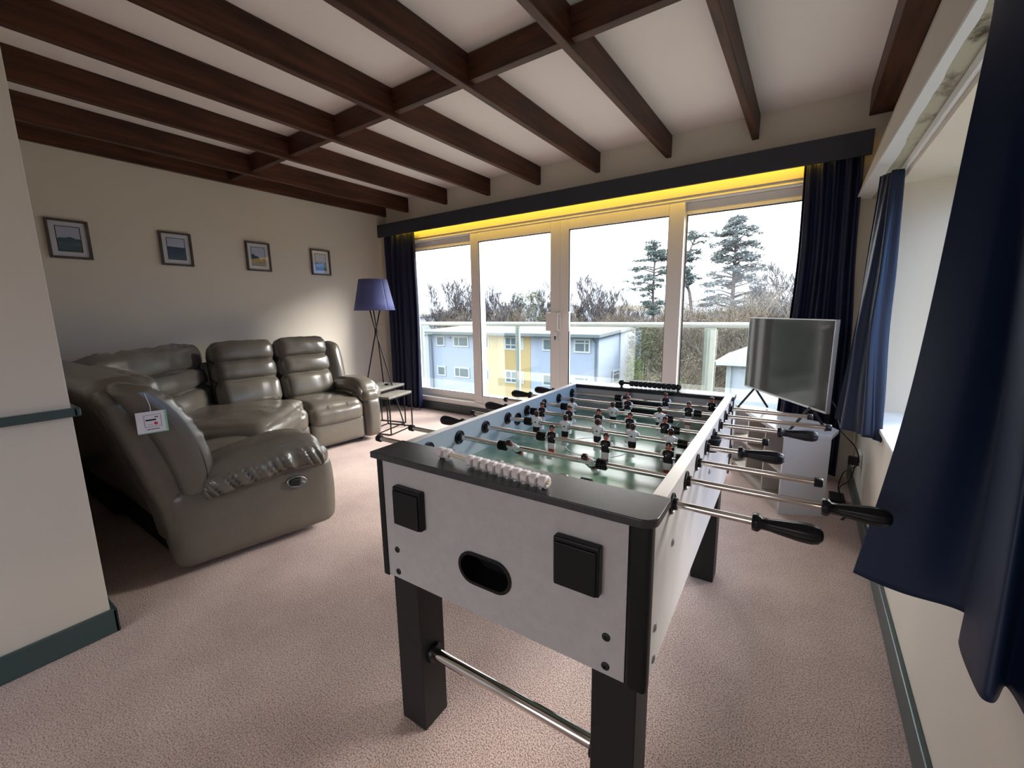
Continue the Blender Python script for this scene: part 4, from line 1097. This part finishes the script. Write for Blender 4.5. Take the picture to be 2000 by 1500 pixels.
fp(MB().add([(FX0-1.2, FY0-0.7, -0.40), (FX1+0.4, FY0-0.7, -0.40), (FX1+0.4, FY1+0.3, 0.05), (FX0-1.2, FY1+0.3, 0.05), (FX0-1.2, FY0-0.7, -0.62), (FX1+0.4, FY0-0.7, -0.62), (FX1+0.4, FY1+0.3, -0.17), (FX0-1.2, FY1+0.3, -0.17)], [(0, 1, 2, 3), (7, 6, 5, 4), (0, 4, 5, 1), (1, 5, 6, 2), (2, 6, 7, 3), (3, 7, 4, 0)]), 'roof', m_roofm)
fp(MB().box((FX0-1.2, FY0-0.76, -0.62), (FX1+0.4, FY0-0.70, -0.42)), 'gutter', m_fascia)
def fwin(x0, x1, z0, z1, split=None, bar=None, y=FY0):
    f = fp(MB().box((x0-0.09, y-0.07, z0-0.09), (x1+0.09, y-0.03, z1+0.09)), 'window', m_winfr)
    cuts = [x0] + (split or []) + [x1]
    g = MB()
    for a, b in zip(cuts[:-1], cuts[1:]):
        zz = [z0] + ([bar] if bar else []) + [z1]
        for p, q in zip(zz[:-1], zz[1:]): g.box((a+0.05, y-0.085, p+0.04), (b-0.05, y-0.07, q-0.04))
    fp(g, 'pane', m_wing, parent=f)
for z0, z1 in ((-1.67, -0.92), (-4.40, -3.66)):
    fwin(-27.75, -26.88, z0, z1)
    fwin(-25.65, -24.05, z0, z1+0.03, [-25.1])
    fwin(-22.52, -21.82, z0-0.04, z1+0.06)
    fwin(-20.04, -19.0, z0-0.05, z1+0.10, [-19.5], (z0+z1)/2-0.1)
    fwin(-18.49, -18.36, z0, z1+0.05)
    fwin(-16.47, -15.75, z0, z1+0.05)
    fwin(-13.80, -12.66, z0-0.03, z1+0.06, [-13.0], z1-0.16)
def swin(y0, y1, z0, z1, bar):
    f = fp(MB().box((FX1+0.10, y0-0.09, z0-0.09), (FX1+0.16, y1+0.09, z1+0.09)), 'window', m_winfr)
    fp(MB().box((FX1+0.16, y0+.05, z0+.05), (FX1+0.17, y1-.05, bar-.04)).box((FX1+0.16, y0+.05, bar+.04), (FX1+0.17, (y0+y1)/2-.04, z1-.05)).box((FX1+0.16, (y0+y1)/2+.04, bar+.04), (FX1+0.17, y1-.05, z1-.05)), 'pane', m_wing, parent=f)
swin(34.1, 35.5, -2.0, -0.85, -1.2); swin(30.9, 32.1, -4.3, -3.4, -3.65)
fp(MB().tube([(-28.9, FY0-0.6, -0.70), (-28.45, FY0-0.15, -1.15), (-28.4, FY0-0.1, -1.6), (-28.4, FY0-0.1, GZ)], 0.07, 8), 'drainpipe', m_fascia)
fp(MB().tube([(-12.2, FY0-0.6, -0.62), (-12.15, FY0-0.1, -1.0), (-12.15, FY0-0.1, GZ)], 0.07, 8), 'drainpipe', m_fascia)
fp(MB().tube([(-26.1, FY0-0.06, -0.98), (-26.1, FY0-0.12, -0.98)], 0.09, 12), 'vent', m_fascia)
# small white building at the right
cot = empty('outbuilding', (-2.0, 26, GZ), label='small white building with pitched pale roof beyond the right door pane', cat='building')
fo_ = Vector((-2.0, 26, GZ))
fp(MB().box((-3.2, 24.3, GZ), (1.5, 29, -1.66)), 'wall', m_rendw, off=fo_, root=cot)
fp(MB().add([(-3.7, 23.9, -1.45), (2.0, 23.9, -1.45), (2.0, 29.5, -1.45), (-3.7, 29.5, -1.45), (-1.6, 26.6, -0.40), (0.6, 26.6, -0.40)], [(0, 1, 5, 4), (1, 2, 5), (2, 3, 4, 5), (3, 0, 4), (3, 2, 1, 0)]), 'roof', m_roofm, off=fo_, root=cot)
fp(MB().box((-3.75, 23.85, -1.62), (2.05, 23.95, -1.45)).box((-3.75, 23.85, -1.62), (-3.65, 29.5, -1.45)), 'gutter', m_winfr, off=fo_, root=cot)
fp(MB().tube([(-3.0, 24.2, -1.62), (-3.0, 24.22, GZ)], 0.06, 8), 'drainpipe', m_rail, off=fo_, root=cot)
hs = empty('distant_house', (-44, 46, GZ), label='distant pale flat roofed house behind the flats at far left', cat='building')
ho2 = Vector((-44, 46, GZ))
fp(MB().box((-56, 50, GZ), (-43.5, 58, 0.55)), 'wall', m_rendw, off=ho2, root=hs)
fp(MB().add([(-56.5, 49.5, 0.35), (-43.1, 49.5, 1.05), (-43.1, 58.5, 1.05), (-56.5, 58.5, 0.35), (-56.5, 49.5, 0.65), (-43.1, 49.5, 1.35), (-43.1, 58.5, 1.35), (-56.5, 58.5, 0.65)], [(3, 2, 1, 0), (4, 5, 6, 7), (0, 1, 5, 4), (1, 2, 6, 5), (2, 3, 7, 6), (3, 0, 4, 7)]), 'roof', m_roofm, off=ho2, root=hs)

# ---- trees
m_bark = mat('grey_brown_bark', (0.065, 0.058, 0.058), 0.9)
m_twig = mat('pale_brown_twigs', (0.085, 0.075, 0.075), 0.9)
m_scrub = mat('tan_scrub_twigs', (0.125, 0.10, 0.072), 0.9)
m_pine = mat('haze_paled_pine_needles', (0.10, 0.135, 0.125), 0.9)  # needles paled, distance haze put into their colour
m_ced = mat('haze_paled_conifer_needles', (0.17, 0.195, 0.195), 0.9)  # paler still, haze over the great conifer is in this colour
m_ivy = mat('olive_ivy_leaves', (0.085, 0.095, 0.045), 0.9)
m_bgreen = mat('bright_green_leaves', (0.10, 0.15, 0.03), 0.9)
m_pbark = mat('reddish_pine_bark', (0.11, 0.09, 0.085), 0.9)
def branch(mb, p, d, L, r, depth, spread=0.5, up_=0.25, nchild=3, rnd=random, minr=0.006, shrink=0.72):
    q = p; n = 3; pts = [p]; rs = [r]
    for i in range(n):
        d = (d + Vector((rnd.uniform(-1, 1), rnd.uniform(-1, 1), rnd.uniform(-0.6, 1)*1))*0.13 + Vector((0, 0, up_*0.12))).normalized()
        q = q + d*(L/n); pts.append(q); rs.append(max(minr, r*(1-0.42*(i+1)/n)))
    mb.tube(pts, rs, 5 if r > 0.05 else 3, cap=False)
    if depth == 0: return
    for k_ in range(nchild):
        t = rnd.uniform(0.30, 1.0) if k_ else 1.0
        i = min(n-1, int(t*n)); f = t*n-i
        bp_ = pts[i].lerp(pts[i+1], f)
        a = rnd.uniform(0, 2*PI)
        side = Vector((math.cos(a), math.sin(a), rnd.uniform(-0.1, 0.5)))
        nd = (d*(1-spread*0.5) + side*spread + Vector((0, 0, up_))).normalized()
        branch(mb, bp_, nd, L*shrink*rnd.uniform(0.75, 1.1), max(minr, rs[min(i+1, n)]*0.68), depth-1, spread, up_, nchild, rnd, minr, shrink)
def bare_tree(x, y, ztop, label, spread=0.6, stems=1, seed=0, m=None, depth=5, low=0.25, nch=4):
    rnd = random.Random(seed); H_ = ztop-GZ
    root = empty('bare_tree', (x, y, GZ), label=label, cat='tree', group='trees beyond the flats')
    mb = MB()
    for s in range(stems):
        d = Vector(((-1+2*(s+0.5)/stems)*0.42+rnd.uniform(-0.1, 0.1), rnd.uniform(-1, 1)*0.2, 1)).normalized() if stems > 1 else Vector((0, 0, 1))
        branch(mb, Vector((rnd.uniform(-1, 1), rnd.uniform(-1, 1), 0))*(stems > 1), d, H_*0.50*rnd.uniform(0.8, 1.1), 0.20 if stems == 1 else 0.13, depth, spread, 0.30, nch, rnd, 0.022, 0.60)
    zm = max(v[2] for v in mb.v); k_ = H_/zm
    mb.v = [(v[0]*k_*1.0, v[1]*k_*1.0, v[2]*k_) for v in mb.v]
    mb.build('trunk_and_branches', m or m_twig, root)
    return root
def tuft(mb, c, r, n, rnd, sz, flat=1.0):
    for _ in range(n):
        a = rnd.uniform(0, 2*PI); b = math.acos(rnd.uniform(-1, 1)); rr = r*rnd.random()**0.4
        p = Vector((c[0]+rr*math.sin(b)*math.cos(a), c[1]+rr*math.sin(b)*math.sin(a), c[2]+rr*math.cos(b)*flat))
        u = Vector((rnd.uniform(-1, 1), rnd.uniform(-1, 1), rnd.uniform(-0.6, 0.6))).normalized()*sz*rnd.uniform(0.6, 1.4)
        w = u.cross(Vector((rnd.uniform(-1, 1), rnd.uniform(-1, 1), rnd.uniform(-1, 1)))).normalized()*sz*rnd.uniform(0.3, 0.6)
        mb.add([p-u, p+w*0.6, p+u, p-w*0.6], [(0, 1, 2, 3)])
def pine(x, y, ztop, label, prof, trunk, m_n, boughs=70, seed=0, rtrunk=0.3, dens=60, sz=0.2, droop=0.1, kind='pine_tree', gap=0.0):
    """prof: (height above ground, reach to the left, reach to the right); boughs scattered over it"""
    rnd = random.Random(seed)
    root = empty(kind, (x, y, GZ), label=label, cat='tree', group='trees beyond the flats')
    tr = MB(); lf = MB()
    tp = [Vector(p) for p in trunk]
    n = 14; pts = [crom(tp, i/n) for i in range(n+1)]
    tr.tube(pts, [rtrunk*(1-0.8*i/n) for i in range(n+1)], 8)
    Hh = pts[-1].z
    h0, h1 = prof[0][0], prof[-1][0]
    for b in range(boughs):
        h = h0+(h1-h0)*rnd.random()**0.85
        for (a, p) in zip(prof[:-1], prof[1:]):
            if a[0] <= h <= p[0]: t = (h-a[0])/(p[0]-a[0]); rl = a[1]+(p[1]-a[1])*t; rr = a[2]+(p[2]-a[2])*t; break
        th = rnd.uniform(0, 2*PI); c = math.cos(th)
        reach = (rr if c > 0 else rl)*rnd.uniform(0.6, 1.08)
        c0 = crom(tp, min(1, h/Hh))
        e_ = c0+Vector((c*reach, math.sin(th)*min(rl, rr)*0.9, rnd.uniform(-0.25, 0.35)-droop*reach))
        mid = c0.lerp(e_, 0.5)+Vector((0, 0, 0.08*reach))
        tr.tube([c0+Vector((0, 0, -0.3)), mid, e_], [0.08, 0.05, 0.02], 4, cap=False)
        for q in range(rnd.randint(2, 4)):
            f = rnd.uniform(0.45, 1.05)
            cpt = mid.lerp(e_, max(0, f*2-1)) if f > 0.5 else c0.lerp(mid, f*2)
            cpt = cpt + Vector((rnd.uniform(-1, 1), rnd.uniform(-1, 1), rnd.uniform(-0.15, 0.4)))*0.35
            tuft(lf, cpt, rnd.uniform(0.35, 0.85), dens//2, rnd, sz, rnd.uniform(0.22, 0.45))
    tr.build('trunk', m_pbark, root); lf.build('foliage', m_n, root)
    return root
def shrub(x, y, z0, z1, rx, ry, label, m, seed, n=1800, sz=0.16, kind='shrub', twiggy=False, cat='shrub'):
    rnd = random.Random(seed)
    root = empty(kind, (x, y, GZ), label=label, cat=cat, group='scrub and shrubs outside')
    st_ = MB(); fo2 = MB()
    for k_ in range(16 if not twiggy else 60):
        a = rnd.uniform(0, 2*PI); rr = rnd.random()**0.5
        b = Vector((math.cos(a)*rx*rr*0.5, math.sin(a)*ry*rr*0.5, 0)); t_ = Vector((math.cos(a)*rx*rr, math.sin(a)*ry*rr, (z1-GZ)*(1-0.35*rr)*rnd.uniform(0.7, 1.0)))
        if twiggy: branch(st_, b, (t_-b).normalized(), (t_-b).length*0.5, 0.05, 4, 0.6, 0.15, 3, rnd, 0.016, 0.68)
        else: st_.tube([b, b.lerp(t_, 0.5), t_*0.95], [0.06, 0.04, 0.02], 4, cap=False)
    if not twiggy or n:
        for _ in range(n):
            a = rnd.uniform(0, 2*PI); rr = rnd.random()**0.45; h = rnd.random()
            prof = math.sqrt(max(0.02, 1-(h-0.15)**2)) if h > 0.15 else 1
            bump_ = 1+0.25*noise.noise(Vector((a*1.5, h*4, seed)))
            p = (math.cos(a)*rx*rr*prof*bump_, math.sin(a)*ry*rr*prof*bump_, (z0-GZ)+(z1-z0)*h*bump_)
            tuft(fo2, p, 0.15, 1, rnd, sz, 1)
        fo2.build('foliage', m, root)
    st_.build('stems', m_scrub if twiggy else m_bark, root)
    return root
bare_tree(-38.6, 42.2, 6.3, 'tall bare tree with fanned branches, left door pane', 0.62, 6, 11)
bare_tree(-32.7, 39.7, 4.4, 'smaller bare tree just left of the second door pane', 0.5, 4, 12)
bare_tree(-35.5, 48.0, 6.4, 'bare tree with a straight stem, middle of the second pane', 0.5, 5, 13)
bare_tree(-31.1, 53.4, 5.8, 'bare tree beside the wide white door stile', 0.5, 5, 15)
bare_tree(-30.5, 61.2, 5.2, 'small faint bare tree at the left of the third pane', 0.5, 4, 16)
bare_tree(-25.0, 60.3, 6.9, 'round crowned bare tree in the third pane', 0.55, 4, 17, nch=4)
bare_tree(-21.5, 62.0, 2.8, 'low bare tree left of the first pine', 0.6, 2, 18)
bare_tree(-2.3, 48.7, 5.9, 'bare tree at the right beside the navy curtain', 0.65, 2, 19, m=m_bark)
bare_tree(-4.6, 42.0, 3.4, 'bare tree in front of the great conifer', 0.6, 3, 20, m=m_scrub)
shrub(-31.0, 48.2, -3, 3.6, 3.2, 2.4, 'ivy covered conical tree in the second pane', m_ivy, 31, 2600, 0.17, 'ivy_tree', cat='tree')
pine(-15.4, 52.7, 9.4, 'layered pine left of the right door stile', [(8.0, 1.8, 0.8), (9.4, 1.2, 1.6), (11.0, 3.2, 2.2), (12.4, 3.3, 2.4), (14.0, 2.4, 2.2), (15.2, 1.2, 1.4), (16.0, 0.6, 0.5)],
     [(0, 0, 0), (0.2, 0, 5), (-0.1, 0, 10), (0, 0, 16.0)], m_pine, boughs=62, seed=41, dens=60)
pine(-11.2, 50.7, 9.7, 'crooked pine just right of the right door stile', [(8.6, 1.2, 0.8), (10.0, 1.6, 1.0), (12.0, 1.7, 0.9), (13.2, 1.6, 0.7), (14.4, 1.2, 1.4), (15.6, 1.6, 2.4), (16.4, 1.0, 1.6)],
     [(0.6, 0, 0), (0.7, 0, 6), (0.3, 0, 10), (-0.5, 0, 12.4), (0.7, 0, 16.2)], m_pine, boughs=42, seed=43, rtrunk=0.26, dens=56)
pine(-7.4, 56.2, 11.2, 'great spreading conifer in the right door pane', [(5.5, 4.4, 4.6), (8.0, 4.4, 4.8), (10.0, 4.2, 4.2), (12.0, 3.8, 3.0), (13.4, 3.4, 2.8), (14.6, 2.6, 3.4), (16.2, 2.2, 2.6), (17.2, 1.0, 1.2), (18.2, 0.3, 0.4)],
     [(0, 0, 0), (0.1, 0, 9), (0, 0, 18.3)], m_ced, boughs=150, seed=45, rtrunk=0.40, dens=70, sz=0.2, kind='conifer_tree')
shrub(-10.6, 34.2, -6, -0.1, 1.5, 1.3, 'green ivy clad tree beside the end wall of the flats', m_ivy, 51, 2600, 0.12)
shrub(-10.3, 31.2, -7, -2.3, 0.9, 0.9, 'bright green shrub at the corner of the flats', m_bgreen, 52, 1600, 0.10)
for i, (x, y, zt_, rx, lb) in enumerate(((-36, 41, 1.7, 4.5, 'tan scrub behind the flats at the left pane'), (-29.5, 42, 2.0, 4.5, 'tan scrub behind the flats at the second pane'), (-23.5, 45, 2.0, 4.0, 'brown scrub behind the flats at the third pane'), (-17, 46, 2.2, 4.0, 'brown thicket under the layered pine'),
                                          (-8.3, 38, 1.8, 3.0, 'tan thicket in the left half of the right pane'), (-5.6, 36, 2.3, 3.6, 'tall tan thicket in the middle of the right pane'), (-1.5, 37, 2.2, 3.6, 'tan thicket beside the navy curtain'), (-6.6, 29.5, -1.6, 2.3, 'low brown thicket behind the small white building'), (-4.4, 33, 0.2, 2.8, 'brown scrub above the small white building'))):
    shrub(x, y, -6, zt_, rx, 1.8, lb, m_scrub, 60+i, 1500, 0.10, 'thicket', twiggy=True)
for i, (x, y, zt_, rx, lb) in enumerate(((-58, 62, 2.6, 6, 'far brown tree line at the extreme left of the doors'), (-47, 66, 3.4, 6, 'far brown tree line behind the left pane'), (-38, 70, 3.6, 6, 'far brown tree line behind the second pane'), (-29, 74, 3.4, 6, 'far brown tree line behind the door handles'), (-20, 76, 3.2, 6, 'far brown tree line behind the third pane'), (-12, 74, 3.8, 6, 'far brown tree line between the two pines'), (-4, 68, 5.0, 6, 'far brown tree line behind the great conifer'))):
    shrub(x, y, -6, zt_, rx, 1.5, lb, m_scrub, 90+i, 700, 0.14, 'tree_line', twiggy=True, cat='tree line')
shrub(-6.8, 27.0, -7, -3.0, 1.8, 1.2, 'dull green bush left of the small white building', m_ivy, 80, 1500, 0.12)
hl_ = MB()
m_hill = mat('blue_grey_hill', (0.105, 0.13, 0.17), 1.0)
hl_.grid(lambda u, v: Vector((-170+220*u - 20*v, 150+60*v, GZ + (9.5+3.0*math.sin(u*7)+1.5*noise.noise(Vector((u*9, 0, 0))))*math.sin(v*PI*0.5))), 60, 6)
struct('hill', hl_, m_hill, smooth=True)
